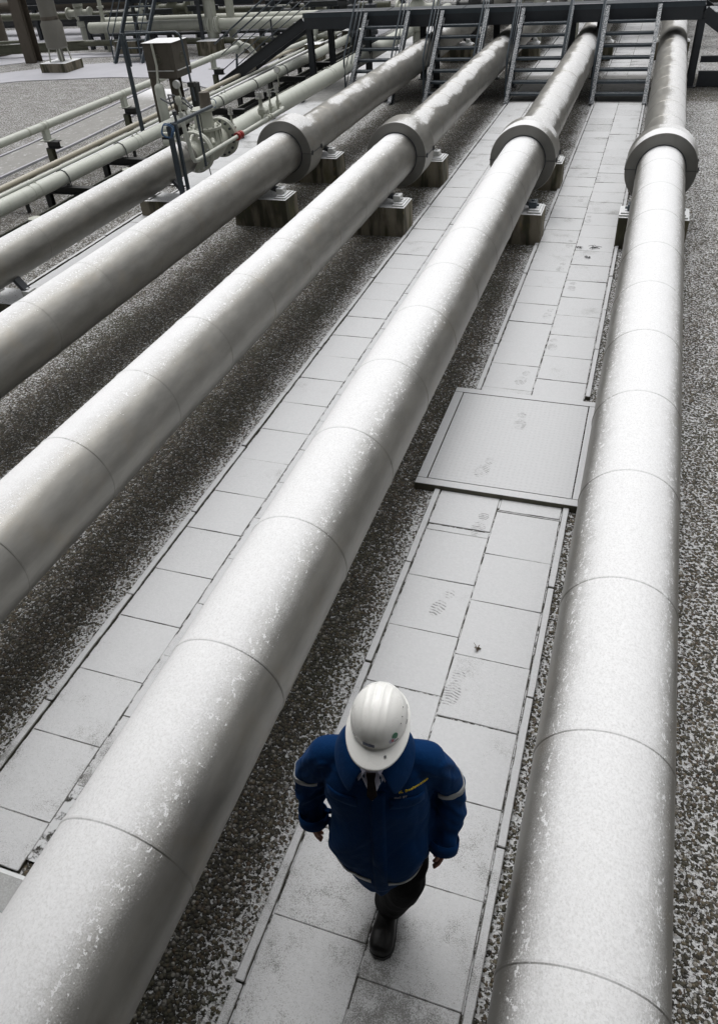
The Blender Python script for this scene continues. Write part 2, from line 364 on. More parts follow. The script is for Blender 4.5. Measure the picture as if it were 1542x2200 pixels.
def copy_tree(o, parent=None):
    c = o.copy(); COL.objects.link(c); c.parent = parent
    for ch in list(o.children): copy_tree(ch, c)
    return c
# ================================================================== SETTING
g = MB(); g.add([(-300, -60, 0), (300, -60, 0), (300, 400, 0), (-300, 400, 0)], [(0, 1, 2, 3)])
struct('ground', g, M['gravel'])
def slab_mesh(rects, z0, z1, bev=.004, jit=.0025):
    """rects (x0,x1,y0,y1): one bevelled slab each, with a per-slab colour attribute"""
    bm = bmesh.new(); cl = bm.loops.layers.color.new('slab')
    for (x0, x1, y0, y1) in rects:
        r = bmesh.ops.create_cube(bm, size=1); dz = random.uniform(-jit, jit); tx = random.uniform(-.004, .004); ty = random.uniform(-.004, .004)
        for v in r['verts']:
            c = v.co; v.co = Vector(((x0+x1)/2 + c.x*(x1-x0), (y0+y1)/2 + c.y*(y1-y0), (z0 if c.z < 0 else z1 + dz + c.x*tx + c.y*ty)))
        ed = list({e for v in r['verts'] for e in v.link_edges})
        nv = bmesh.ops.bevel(bm, geom=ed, offset=bev, segments=1, affect='EDGES')
        k = random.random()
        fs = {f for v in nv['verts'] for f in v.link_faces}
        for f in fs:
            for l in f.loops: l[cl] = (k, 0, 0, 1)
    me = bpy.data.meshes.new('slabs'); bm.to_mesh(me); bm.free(); return me
def place(name, me, mat, kind='structure'):
    o = bpy.data.objects.new(name, me); me.materials.append(mat); COL.objects.link(o); o['kind'] = kind; return o
def rows(x0, x1, ys, g_=.003): return [(x0 + g_/2 - random.choice((0, 0, .001)), x1 - g_/2 - random.choice((0, 0, 0, .003)), a + random.choice((.0, .0005, .001, .001, .006)), b - .0005) for a, b in zip(ys[:-1], ys[1:])]
def seq(a, b, st):
    o = [a]
    while o[-1] < b: o.append(o[-1] + st)
    return o
prints = [(-.761, 4.578, -.1, 1.1), (-.862, 5.288, -.25, 1.15), (-.684, 6.083, .05, 1.1), (-.797, 6.958, -.2, 1.1), (-.598, 7.751, .05, 1.05), (-.749, 8.508, -.15, 1.0),
          (-.567, 9.328, 0, 1.05), (-.77, 9.927, -.1, 1.0), (-.849, 3.665, -.3, 1.0), (-.603, 2.961, -.1, 1.15), (-.757, 10.77, 0, 1), (-.60, 11.8, 0, 1), (-.80, 12.7, 0, .9), (-.63, 13.8, 0, .9)]
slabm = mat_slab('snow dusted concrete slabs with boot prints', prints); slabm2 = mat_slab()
ZS = .028
r = rows(-1.165, -.665, [-3.25 + .51*k for k in range(9)] + [1.34, 1.84, 2.35, 2.86, 3.37, 3.885, 4.415])
r += [(-1.161, -.669, 4.42, 4.485)] + rows(-1.165, -.665, [4.49, 4.99])
r += rows(-.661, -.16, [-3.4 + .51*k for k in range(17)] + [4.78, 4.96])[:-1]
r = [q for q in r if q[3] < 5.0]
r += [(-.651, -.164, 4.785, 4.955)]
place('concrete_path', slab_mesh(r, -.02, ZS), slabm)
r = rows(-1.165, -.665, [6.56, 6.70] + seq(7.21, 34, .51)) + rows(-.661, -.16, [6.58] + seq(6.965, 34, .51))
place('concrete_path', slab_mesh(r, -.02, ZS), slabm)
r = rows(-3.085, -2.585, seq(1.415 - .506*10 + .506, 34, .506)); r = [q for q in r if q[3] > 1.45] + rows(-3.085, -2.585, [1.13, 1.413])
r += rows(-2.581, -2.08, seq(1.415 + .25, 34, .506))
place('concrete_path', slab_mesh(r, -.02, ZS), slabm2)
r = rows(-7.80, -6.95, seq(3, 12.4, .51), .004) + rows(-8.3, -7.35, seq(12.6, 34, .51), .004)
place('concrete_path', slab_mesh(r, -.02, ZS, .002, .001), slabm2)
# thin snow blown into the joints
n = NB('snow and grit in slab joints', .9); P = n.P
jm_ = n.fin(n.mix(n.ss(n.noise(14, 4, .7, vec=P), .44, .56), (.035, .033, .028), (.55, .56, .57)), .9)
for (x0, x1, y0, y1) in ((-1.17, -.155, -3.2, 4.97), (-1.17, -.155, 6.6, 34), (-3.09, -2.075, 1.2, 34)):
    m = MB(); m.add([(x0, y0, .0215), (x1, y0, .0215), (x1, y1, .0215), (x0, y1, .0215)], [(0, 1, 2, 3)]); struct('snow_layer', m, jm_)
# edging stones
def kerbs(name, x0, x1, y0, y1, L=1.0, top=ZS + .012):
    r = []; y = y0
    while y < y1: r.append((x0, x1, y + .004, min(y + L, y1) - .004)); y += L
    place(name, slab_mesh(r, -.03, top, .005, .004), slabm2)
kerbs('kerb', -1.222, -1.172, -3, 5.0); kerbs('kerb', -.152, -.105, -3, 4.97); kerbs('kerb', -1.222, -1.172, 6.62, 34); kerbs('kerb', -.152, -.105, 6.7, 34)
kerbs('kerb', -3.145, -3.095, 1.13, 34); kerbs('kerb', -2.07, -2.02, 1.4, 34)
kerbs('kerb', -7.87, -7.82, 3, 12.5)
# near left corner: small pavers with snow lying in the joints
pm = mat_slab('wet grey pavers', grey=.6)
n = NB('wet grey pavers thin snow', .7); P = n.P
c = n.mix(n.noise(9, 4, vec=P), (.26, .265, .26), (.40, .405, .40)); c = n.mix(n.ss(n.noise(150, 2, vec=P), .45, .65, 0, .6), c, (.48, .49, .50))
pav = n.fin(c, .7, None, n.bump(n.noise(90, 3, vec=P), .3, .004))
r = []
for i in range(10):
    for j in range(5): r.append((-3.14 + j*.212, -3.14 + (j+1)*.212 - .016, 1.115 - (i+1)*.19, 1.115 - i*.19 - .016))
place('pavers', slab_mesh(r, -.02, ZS + .001, .002, .0), pav)
sj = MB(); sj.add([(-3.16, -.6, .0232), (-2.05, -.6, .0232), (-2.05, 1.12, .0232), (-3.16, 1.12, .0232)], [(0, 1, 2, 3)])
n = NB('packed snow in paver joints', .8); struct('snow_layer', sj, n.fin(n.mix(n.noise(60, 3, vec=n.P), (.62, .64, .64), (.78, .79, .8)), .8))
# far left: snow covered slab areas and grey path
n = NB('thin snow on concrete with painted dimming', .8); P = n.P
c = n.mix(n.noise(1.3, 4, .6, vec=P), (.33, .33, .36), (.46, .46, .49)); c = n.mix(n.ss(n.noise(70, 3, .7, vec=P), .60, .7, 0, .5), c, (.3, .3, .3))
snowslab = n.fin(c, .8, None, n.bump(n.noise(30, 3, vec=P), .2, .01))  # snow colour lowered to paint in the light falloff far away
def poly(name, pts, z, mat, th=.03):
    m = MB(); k = len(pts); m.add([(x, y, z) for x, y in pts] + [(x, y, z - th) for x, y in pts], [tuple(range(k))] + [(i, i + k, (i+1) % k + k, (i+1) % k) for i in range(k)])
    return struct(name, m, mat)
poly('concrete_apron', [(-24, 21.0), (-20.5, 21.2), (-18.9, 22.1), (-15.9, 22.6), (-14.5, 22.5), (-13.0, 21.9), (-11.7, 21.0), (-10.4, 21.2), (-10.2, 25.6), (-16.9, 25.3), (-18.9, 24.6), (-21.0, 23.2), (-24, 22.6)], .02, snowslab)
poly('concrete_apron', [(-24, 24.2), (-22.2, 24.6), (-20.3, 26.0), (-17, 26.4), (-16, 27.2), (-24, 27)], .018, snowslab)
poly('concrete_apron', [(-30, 28.4), (-9.4, 28.4), (-9.4, 33.5), (-30, 33.5)], .016, snowslab)
poly('concrete_apron', [(-44, 37), (-12, 37), (-12, 44), (-44, 44)], .014, snowslab)
n = NB('bare grey asphalt path', .85); P = n.P
c = n.mix(n.noise(3, 5, .6, vec=P), (.19, .185, .175), (.30, .295, .28)); c = n.mix(n.ss(n.noise(14, 5, .75, vec=n.scl(P, 1, .4, 1)), .56, .66, 0, .6), c, (.6, .6, .61))
c = n.mix(n.ss(n.sep(P)[1], 19.2, 20.8), c, (.7, .7, .71))
pth = n.fin(c, .85, None, n.bump(n.noise(80, 3, vec=P), .3, .006))
poly('path', [(-13.12, 6), (-12.1, 6), (-12.1, 15), (-12.35, 20.9), (-13.5, 20.9), (-13.12, 15)], .022, pth)
m = MB(); m.bar((-12.04, 6, .015), (-12.04, 15, .015), .06, .05); m.bar((-12.04, 15.0, .015), (-12.29, 20.9, .015), .06, .05); m.bar((-13.18, 6, .015), (-13.18, 15, .015), .07, .05); m.bar((-13.18, 15.0, .015), (-13.56, 20.9, .015), .07, .05)
struct('kerb', m, snowslab)
# hatch over the service pit
h = thing('access_hatch', 'snow dusted square steel access hatch in a raised concrete frame crossed by boot prints', 'hatch', (-.7, 5.72, 0))
m = MB(); x0, x1, y0, y1 = -1.40, -.01, 4.93, 6.56
m.box(x0, x1, y0, y0 + .085, -.02, .072, .008); m.box(x0, x1, y1 - .085, y1, -.02, .072, .008); m.box(x0, x0 + .085, y0 + .087, y1 - .087, -.02, .0718, .008); m.box(x1 - .085, x1, y0 + .087, y1 - .087, -.02, .0718, .008)
obj('frame', m, mat_slab('mossy hatch frame', ()), h)
n = NB('steel tread plate under thin snow', .6); P = n.P
rt = n.t.nodes.new('ShaderNodeMapping'); rt.inputs['Rotation'].default_value = (0, 0, R(45)); rt.inputs['Scale'].default_value = (34, 34, 1); n.link(P, rt.inputs[0])
ck = n.sep(rt.outputs[0]); pat = n.ma('MULTIPLY', n.ma('SINE', ck[0]), n.ma('SINE', ck[1]))
pat2 = n.ma('MULTIPLY', n.ma('SINE', n.ma('MULTIPLY', ck[0], 3.1)), n.ma('SINE', n.ma('MULTIPLY', ck[1], 3.1)))
c = n.mix(n.noise(40, 4, .7, vec=P), (.47, .48, .49), (.60, .605, .615)); c = n.mix(n.ss(pat2, .35, .9, 0, .16), c, (.3, .3, .31))
tot = None
for (x, y, a, sc) in prints[1:3]:
    cc, si = math.cos(a), math.sin(a); q = n.sep(n.vm('ADD', n.vm('SUBTRACT', P, (x, y, 0)), n.vm('SCALE', n.vm('SUBTRACT', n.noise(20, 3, .6, vec=P, col=True), (.5, .5, .5)), .024)))
    lx = n.ma('ADD', n.ma('MULTIPLY', q[0], cc), n.ma('MULTIPLY', q[1], si)); ly = n.ma('SUBTRACT', n.ma('MULTIPLY', q[1], cc), n.ma('MULTIPLY', q[0], si))
    for (oy, rx, ry) in ((-.065, .052, .085), (.095, .04, .045)):
        ex = n.ma('DIVIDE', lx, rx*sc); ey = n.ma('DIVIDE', n.ma('SUBTRACT', ly, oy), ry*sc); d = n.ma('SQRT', n.ma('ADD', n.ma('MULTIPLY', ex, ex), n.ma('MULTIPLY', ey, ey)))
        mk = n.ma('MULTIPLY', n.ss(d, 1.08, .86), n.ss(n.ma('SINE', n.ma('MULTIPLY', n.ma('ADD', ly, n.ma('MULTIPLY', n.ma('ABSOLUTE', lx), .2)), 270)), -.35, .5)); tot = mk if tot is None else n.ma('MAXIMUM', tot, mk)
tot = n.ma('MULTIPLY', tot, n.ss(n.noise(22, 4, .7, vec=P), .42, .58, .1, .75))
c = n.mix(tot, c, (.17, .17, .17))
hat = n.fin(c, .7, None, n.bump(n.ma('SUBTRACT', n.ma('MULTIPLY', pat2, .15), tot), .3, .005))
m = MB(); m.box(x0 + .093, x1 - .093, y0 + .093, y1 - .093, .02, .070, .003); obj('cover', m, hat, h)
# ================================================================== BIG PIPES
def big_pipe(key, label, y0, y1, yj, cy, mat, dent=None):
    x, z, rr = PX[key], PZD[key], PRD[key]
    t = thing('insulated_pipe', label, 'pipe', (x, cy, 0), 'large insulated pipes')
    js = []; y = yj - 8
    while y < cy - .15:
        if y > y0 + .2: js.append(y)
        y += 1.0
    y = cy + .78
    while y < y1 - .2: js.append(y); y += 1.0
    seg = 96; prof = []; ys = [y0]; 
    P_ = [(y0, rr)]
    for j in js:
        P_ += [(j - .012, rr), (j - .006, rr + .0035), (j + .004, rr + .0045), (j + .009, rr + .0042), (j + .0095, rr + .0002)]
    P_ += [(y1, rr)]
    # add in-between rings so dents and long reflections bend slightly
    Q = []
    for (a, ra), (b, rb) in zip(P_[:-1], P_[1:]):
        Q.append((a, ra)); k = int((b - a) / .1)
        for i in range(1, k): Q.append((a + (b - a) * i / k, rr))
    Q.append(P_[-1]); m = MB(); m.lathe(Q, 'y', (x, 0, z), seg)
    vs = []
    for v in m.v:
        a = math.atan2(v[2] - z, v[0] - x); r_l = math.hypot(v[0] - x, v[2] - z)
        d = noise.noise((math.cos(a) * 1.3, v[1] * .9, math.sin(a) * 1.3 + x * 7)) * .0022
        if dent:
            q = math.exp(-((v[1] - dent[0]) / dent[1])**2 - ((a - dent[2]) / dent[3])**2); d -= dent[4] * q
        vs.append((x + (r_l + d) * math.cos(a), v[1], z + (r_l + d) * math.sin(a)))
    m.v = vs
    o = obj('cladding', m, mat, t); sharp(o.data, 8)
    # lap seam running lengthwise along the flank
    m = MB(); a = R(-38)
    for s0, s1 in zip([y0] + js, js + [y1]):
        k = random.uniform(-.02, .02); m.bar((x + (rr + .001) * math.cos(a + k), s0 + .02, z + (rr + .001) * math.sin(a + k)), (x + (rr + .001) * math.cos(a + k), s1 - .02, z + (rr + .001) * math.sin(a + k)), .018, .003, up=(math.cos(a), 0, math.sin(a)))
    obj('lap_seam', m, M['dark_face'], t)
    cr, L = .474, .52
    m = MB(); m.lathe([(cy + .004, cr - .012), (cy, cr - .004), (cy + .002, cr + .002), (cy + .02, cr), (cy + L - .02, cr), (cy + L, cr + .002), (cy + L + .004, cr - .01), (cy + L + .10, rr + .025), (cy + L + .105, rr + .002)], 'y', (x, 0, z), 96)
    col = obj('flange_box', m, mat, t)
    m = MB(); m.lathe([(cy + .003, rr + .002), (cy + .003, cr - .002)], 'y', (x, 0, z), 96); obj('end_face', m, M['dark_face'], col)
    m = MB(); m.lathe([(cy - .004, rr + .002), (cy - .004, rr + .012), (cy + .003, rr + .014)], 'y', (x, 0, z), 96); obj('sealing_ring', m, M['steeldark'], col)
    for s_ in (1, -1):
        m = MB(); m.bar((x + s_ * (rr + .012), cy - .001, z), (x + s_ * (cr + .004), cy - .001, z), .006, .005, up=(0, 0, 1))
        m.bar((x + s_ * (cr + .003), cy - .003, z), (x + s_ * (cr + .003), cy + L, z), .012, .006, up=(0, 0, 1)); obj('split_seam', m, M['steeldark'], col)
    for yy in (cy + .05, cy + L - .06):
        m = MB(); m.box(x + cr + .002, x + cr + .014, yy - .012, yy + .012, z - .03, z + .035, .003); m.cyl((x + cr + .016, yy, z - .02), (x + cr + .016, yy, z + .045), .005, 8); obj('latch', m, M['steeldark'], col)
    return t
big_pipe('E', 'thick snow covered pipe right of the walking man, rightmost of the large pipes', -3, 40, 1.137, 11.74, M['pipeE'])
big_pipe('D', 'thick snow covered pipe between the two paved walkways, beside the walking man', -3, 40, 1.093, 11.85, M['pipeD'])
big_pipe('C', 'long snow dusted pipe left of the left walkway, second collared pipe from the left', -3, 40, 3.531, 12.0, M['pipeC'], (7.2, .22, R(100), .45, .016))
big_pipe('B', 'long thinly snowed pipe, leftmost of the four pipes that have a round flange box', -3, 40, 5.529, 11.97, M['pipeB'])
# concrete support blocks
def block(x, y, hw, hl, zt, label, mirror=False, pale=True):
    t = thing('pipe_support', label, 'pipe support', (x, y, 0), 'concrete blocks under the large pipes')
    m = MB(); m.box(x - hw, x + hw, y, y + hl, -.05, zt, .012); obj('block', m, M['block'], t)
    for s in (1, -1):
        px = x + s * (hw - .10)
        m = MB(); m.box(px - .10, px + .08, y + .04, y + hl - .05, zt + .001, zt + .022, .003); m.box(px - .08, px + .05, y + .08, y + hl - .1, zt + .023, zt + .04, .003); obj('bearing_plate', m, M['plate'], t)
        m = MB(); cx = px - s * .05
        m.box(cx - .055, cx + .055, y + .13, y + hl - .17, zt + .041, zt + .125, .016)
        m.cyl((cx + s * .055, y + .18, zt + .075), (cx + s * .085, y + .18, zt + .075), .018, 6); m.cyl((cx - .005, y + .2, zt + .12), (cx - .005, y + .2, zt + .142), .02, 6)
        obj('clamp', m, M['plate'] if pale else M['galv'], t)
        if s == 1 or True:
            m = MB(); m.bar((cx, y + .2, zt + .08), (x + s * .15, y + .2, PZ - .24), .1, .05); obj('bracket', m, M['steeldark'], t)
zt = .42
block(PX['D'], 10.70, .475, .46, zt, 'stained concrete block under the pipe between the walkways, before its flange box', pale=False)
block(PX['C'], 10.73, .48, .46, zt, 'tall stained concrete block under the second collared pipe, in front of its flange box')
block(PX['B'], 10.84, .455, .46, zt, 'wide stained concrete block under the leftmost collared pipe, in front of its flange box')
block(PX['E'], 10.75, .445, .46, zt, 'dark concrete block under the rightmost pipe, nearer than its flange box', pale=False)
block(PX['E'], 13.1, .40, .4, zt, 'dark concrete block half hidden behind the flange box of the rightmost pipe', pale=False)
block(PX['D'], 13.15, .46, .42, zt, 'mossy concrete block behind the flange box of the pipe between the walkways')
block(PX['C'], 13.1, .48, .44, zt, 'stained concrete block with white plate behind the flange box of the second collared pipe')
block(PX['B'], 13.1, .47, .44, zt, 'stained concrete block behind the flange box of the leftmost collared pipe')
for kx in 'EDCB':
    block(PX[kx], 24.5, .45, .4, zt, 'concrete block beyond the steel walkway under the %s' % {'E': 'rightmost large pipe', 'D': 'pipe between the walkways', 'C': 'pipe left of the left walkway', 'B': 'leftmost collared pipe'}[kx])
# ================================================================== STEEL WALKWAY AND STAIRS
YP, ZP = 21.1, 1.585
t = thing('steel_platform', 'dark steel walkway bridge spanning all the pipes at the far end of the yard', 'platform', (-4, 21.6, 0))
m = MB(); m.ibeam((-8.68, YP, ZP - .125), (.78, YP, ZP - .125), .10, .25, .012, chan=1); obj('front_beam', m, M['steeldark'], t)
m = MB(); m.ibeam((-8.68, YP + 1.15, ZP - .125), (.78, YP + 1.15, ZP - .125), .10, .25, .012, chan=-1); obj('rear_beam', m, M['steeldark'], t)
m = MB(); m.box(-8.72, .82, YP - .045, YP + 1.19, ZP + .002, ZP + .03)
for i in range(5): m.box(-8.6 + i*1.93, -8.58 + i*1.93, YP, YP + 1.15, ZP + .031, ZP + .04)
n = NB('steel grating deck', .6); P = n.P
wv = n.ma('ABSOLUTE', n.ma('SINE', n.ma('MULTIPLY', n.sep(P)[0], 100))); c = n.mix(n.ss(wv, .2, .5), (.015, .018, .022), (.06, .07, .08)); grating = n.fin(c, .5)
obj('deck', m, grating, t)
m = MB(); m.box(-8.7, .8, YP - .052, YP - .047, ZP + .0, ZP + .10); obj('kick_plate', m, M['galv'], t)
for (x0, x1) in ((-8.6, -7.05), (-5.85, -5.1), (-3.92, -3.17), (-2.0, -1.3), (-.1, .8)):
    m = MB(); m.box(x0, x1, YP - .075, YP - .03, ZP + .103, ZP + .112); obj('snowy_edge', m, snowslab, t)
for (x, y) in ((.80, 21.15), (-1.45, 22.2), (-2.0, 21.25), (-3.35, 21.2), (-3.95, 22.2), (-5.25, 21.2), (-5.85, 22.2), (-7.05, 21.25), (-8.6, 21.2), (.80, 22.2), (-10.0+1.6, 22.2)):
    m = MB(); m.ibeam((x, y, .02), (x, y, ZP - .252), .14, .14, .012, up=(0, 1, 0)); m.box(x - .12, x + .12, y - .12, y + .12, .0, .02)
    obj('column', m, M['steeldark'], t)
for x in (-8.6, -7.9, -7.2, ):
    m = MB(); m.bar((x, YP - .06, ZP), (x, YP - .06, ZP + 1.1), .05, .012); obj('railing_post', m, M['galv'], t)
for x in [-8.6 + 1.18 * i for i in range(9)]:
    m = MB(); m.bar((x, YP + 1.2, ZP), (x, YP + 1.2, ZP + 1.1), .05, .012); obj('railing_post', m, M['galv'], t)
for (a, b, y) in ((-8.62, -7.0, YP - .06), (-8.62, .8, YP + 1.2)):
    for z in (.38, .72, 1.1):
        m = MB(); m.tube([(a, y, ZP + z), (b, y, ZP + z)], .021 if z > 1 else .012, 8); obj('rail', m, M['galv'], t)
# low support frame to the right
m = MB(); m.ibeam((.93, 21.15, .17), (4.6, 21.15, .17), .12, .30, .02, chan=1); obj('base_beam', m, M['steeldark'], t)
m = MB(); m.ibeam((.93, 21.4, .52), (4.6, 21.4, .52), .12, .12, .012, chan=1); obj('base_beam', m, M['steeldark'], t)
def flight(name, x0, x1, label, rails=(True, True), group='stairs up to the steel walkway'):
    yb, yt = 19.25, 20.93; zt_ = 1.58
    t = thing(name, label, 'stairs', ((x0 + x1)/2, yb, 0), group)
    for x, s in ((x0, 1), (x1, -1)):
        m = MB(); m.ibeam((x, yb - .03, .0), (x, yt + .11, zt_ + .02), .085, .17, .010, chan=-s); m.box(x - .05, x + .05, yb - .12, yb + .14, ZS + .012, ZS + .028)
        obj('stringer', m, M['galv_top'], t)
    for i in range(7):
        z = .19 + i * .2; y = yb + (z / zt_) * (yt - yb) + .02
        m = MB(); m.box(x0 + .03, x1 - .03, y - .02, y + .20, z - .022, z); m.box(x0 + .03, x1 - .03, y - .026, y - .021, z - .045, z + .002)
        obj('tread', m, M['galv'], t)
    for x, on in ((x0 - .045, rails[0]), (x1 + .045, rails[1])):
        if not on: continue
        sl = (zt_) / (yt - yb)
        for k, (dz, r) in enumerate(((1.0, .021), (.68, .011), (.36, .011))):
            L = 1.0 if k == 0 else 1.15
            y1 = yt + .35
            if k == 0: pts = [(x, yb + .04, .06), (x, yb + .04, dz - .12), (x, yb + .08, dz + .0), (x, y1, dz + sl * (y1 - yb - .08))]
            else: pts = [(x, yb + .08, dz), (x, y1, dz + sl * (y1 - yb - .08))]
            m = MB(); m.tube(pts, r, 8); obj('handrail' if k == 0 else 'mid_rail', m, M['galv'], t)
        for yy in (yb + .8, yt):
            z = sl * (yy - yb); m = MB(); m.bar((x, yy, z), (x, yy, z + 1.0), .045, .012); obj('baluster', m, M['galv'], t)
    return t
flight('steel_stairs', -1.24, -.13, 'open blue grey steel stairs over the right walkway beside the rightmost pipe', (True, False))
flight('steel_stairs', -3.13, -2.03, 'open steel stairs over the left walkway, between the second and third collared pipes')
flight('steel_stairs', -5.05, -3.97, 'open steel stairs between the first and second collared pipes, partly hidden by a pipe')
flight('steel_stairs', -6.98, -5.90, 'open steel stairs left of the leftmost collared pipe, beside the cream pipe')
def side_stairs(name, label, top, bot, yl, nt_, rails=True):
    t = thing(name, label, 'stairs', (bot[0], yl[0], 0))
    for y in yl:
        m = MB(); m.ibeam((top[0], y, top[1] - .125), (bot[0], y, bot[1] + .05), .07, .26, .012, chan=1 if y == yl[0] else -1); obj('stringer', m, M['steeldark'], t)
    for i in range(nt_):
        f = (i + .6) / nt_; x = top[0] + (bot[0] - top[0]) * f; z = top[1] + (bot[1] - top[1]) * f
        m = MB(); m.box(x - .12, x + .12, yl[0] + .05, yl[1] - .05, z - .03, z); obj('tread', m, M['galv_top'], t)
    if rails:
        for y in yl:
            for k, dz in enumerate((1.05, .7, .35)):
                m = MB(); m.tube([(top[0], y - .05, top[1] + dz), (bot[0], y - .05, bot[1] + dz)], .021 if k == 0 else .012, 8); obj('handrail' if k == 0 else 'mid_rail', m, M['galv'], t)
            for f in (.02, .33, .66, .97):
                x = top[0] + (bot[0] - top[0]) * f; z = top[1] + (bot[1] - top[1]) * f
                m = MB(); m.bar((x, y - .05, z - .1), (x, y - .05, z + 1.05), .045, .012); obj('baluster', m, M['galv'], t)
    return t
side_stairs('steel_stairs', 'steep dark steel stairs descending left from the end of the walkway, with three rails', (-8.72, ZP), (-11.35, 0), (YP + .05, YP + 1.15), 8)
side_stairs('steel_stairs', 'dark steel stairs descending to the right from the walkway end near the rightmost pipe', (.80, ZP), (3.0, 0), (YP + .05, YP + 1.15), 7)
# ================================================================== PIPES ON THE LEFT
def straight(name, label, cat, p, q, r, mat, group=None, bands=(), seams=()):
    t = thing(name, label, cat, ((p[0] + q[0])/2, (p[1] + q[1])/2, 0), group)
    m = MB(); m.cyl(p, q, r, 40); obj('pipe_run', m, mat, t)
    p, q = Vector(p), Vector(q); d = (q - p).normalized()
    for y in bands:
        c = p + d * ((y - p.y) / d.y)
        for o in (0, .16):
            m = MB(); m.cyl(c + d * o - d * .012, c + d * (o + .012), r + .005, 40); cc = c + d * o
            m.cyl(cc + Vector((.0, 0, r)), cc + Vector((0, 0, r + .045)), .012, 6); m.box(cc.x - .02, cc.x + .02, cc.y - .012, cc.y + .012, cc.z + r + .004, cc.z + r + .014)
            obj('pipe_strap', m, mat, t)
    for y in seams:
        c = p + d * ((y - p.y) / d.y); m = MB(); m.cyl(c - d * .008, c + d * .008, r + .003, 40); obj('weld_ring', m, mat, t)
    return t
AX, AZ, AR = -7.33, .70, .248
t = thing('insulated_pipe', 'thinner snow dusted metal clad pipe at the far left ending at the large valve', 'pipe', (AX, 9, 0), 'large insulated pipes')
Pf = [(0, AR)]
for k in range(12): j = .9 + k; Pf += [(j - .01, AR), (j - .005, AR + .003), (j + .006, AR + .003), (j + .007, AR)]
Pf += [(11.75, AR), (11.95, AR - .005), (12.0, .185), (12.1, .17)]
m = MB(); m.lathe(Pf, 'y', (AX, 0, AZ), 72); o = obj('cladding', m, M['pipeA'], t); sharp(o.data, 6)
block(AX + .05, 10.97, .47, .45, .27, 'low stained concrete block under the thinner clad pipe left of the walkway strip')
block(AX, 7.0, .45, .45, .27, 'low concrete block under the thinner clad pipe at the left')
straight('cream_pipe', 'cream painted pipe with stepped top edge running from the large valve to the steel walkway', 'pipe', (-7.25, 13.35, .70), (-7.05, 30, .70), .168, M['cream'], 'cream pipes', (18.6,), (15, 17))
FP, FQ = (-9.47, 4, .5), (-9.02, 30, .5)
straight('cream_pipe', 'long cream pipe lying just left of the large valve on black brackets', 'pipe', (-9.53, 2, .50), (-9.05, 30, .50), .118, M['cream'], 'cream pipes', (10.4, 13.5, 17.2, 20.3), (12.3, 15.3, 18.7))
# upper thin cream pipe on posts, with flanged dip
t = thing('cream_pipe', 'slim raised cream pipe on dark posts with a bolted flange and a dip', 'pipe', (-11.25, 15, 0), 'cream pipes')
m = MB(); m.cyl((-11.25, 3, .80), (-11.25, 22.2, .80), .073, 28); obj('pipe_run', m, M['cream'], t)
m = MB(); m.tube([(-11.25, 22.38, .80), (-11.22, 22.6, .80), (-11.18, 22.78, .74), (-11.12, 22.9, .6), (-11.05, 23.0, .45), (-10.98, 23.15, .37), (-10.95, 23.4, .35), (-10.6, 29, .35)], .073, 20); obj('dipped_run', m, M['cream'], t)
for y in (22.2, 22.29):
    m = MB(); m.cyl((-11.25, y, .80), (-11.25, y + .075, .80), .155, 32)
    for k in range(8):
        a = R(45 * k + 20); m.cyl((-11.25 + .12*math.cos(a), y - .02, .8 + .12*math.sin(a)), (-11.25 + .12*math.cos(a), y + .09, .8 + .12*math.sin(a)), .012, 6)
    obj('flange', m, M['cream'], t)
for y in (12.9, 13.37, 15.7, 16.2, 20.6, 21.3): 
    m = MB(); m.cyl((-11.25, y - .02, .8), (-11.25, y + .02, .8), .079, 28); obj('weld_ring', m, M['cream2'], t)
def post(x, y, z, label, sh=.16):
    t = thing('pipe_post', label, 'pipe support', (x, y, 0), 'posts under the slim raised pipe')
    m = MB(); m.ibeam((x, y, 0), (x, y, z - .40), .12, .12, .01, up=(0, 1, 0)); obj('post', m, M['olive'], t)
    m = MB(); m.ibeam((x - .02, y - .02, z - .33), (x + .28, y - .02, z - .33), .15, .13, .012); obj('cross_beam', m, M['blacksteel'], t)
    m = MB(); m.box(x - .12, x + .12, y - .11, y + .11, z - .262, z - .245, .003); m.box(x - .05, x + .05, y - .07, y + .07, z - .244, z - .05, .008)
    m.cyl((x, y - .085, z), (x, y - .06, z), .08, 24); m.cyl((x, y + .06, z), (x, y + .085, z), .08, 24); obj('saddle', m, M['cream'], t)
for y, z, x, lb in ((7.6, .8, -11.25, 'post nearest the left edge of the yard'), (10.5, .8, -11.25, 'dark post under the slim raised pipe, second from the near end'), (13.4, .8, -11.25, 'dark post with cream saddle under the slim raised pipe beside the grey path'), (16.25, .8, -11.25, 'dark post with cream saddle just left of the tall frame pole'), (20.7, .8, -11.25, 'dark post with cream saddle just before the bolted flange of the slim pipe'), (24.2, .55, -10.88, 'short post with cream saddle just after the dip in the slim pipe'), (26.9, .55, -10.73, 'short post under the slim pipe below the left stairs')):
    post(x, y, z, lb)
m = MB(); m.bar((-11.42, 22.25, 0), (-11.3, 22.25, .66), .05, .05); m.bar((-11.40, 22.25, .18), (-11.05, 22.7, .50), .03, .03); tag(obj('prop_leg', m, M['galv'], origin=(-11.4, 22.25, 0)), 'thin blue grey prop leg standing in snow under the bolted flange', 'prop')
straight('tan_pipe', 'thin tan pipe lying low beside the grey path at the left', 'pipe', (-10.62, 5, .30), (-10.85, 29, .30), .05, M['beige'], 'low thin pipes')
straight('thin_pipe', 'thin pale grey pipe lying low between the tan pipe and the cream pipe', 'pipe', (-10.35, 5, .30), (-10.45, 29, .30), .042, M['cream'], 'low thin pipes')
straight('thin_pipe', 'thin pale snow topped conduit against the left side of the cream pipe', 'pipe', (-10.13, 5, .32), (-10.15, 29, .32), .035, M['plate'], 'low thin pipes')
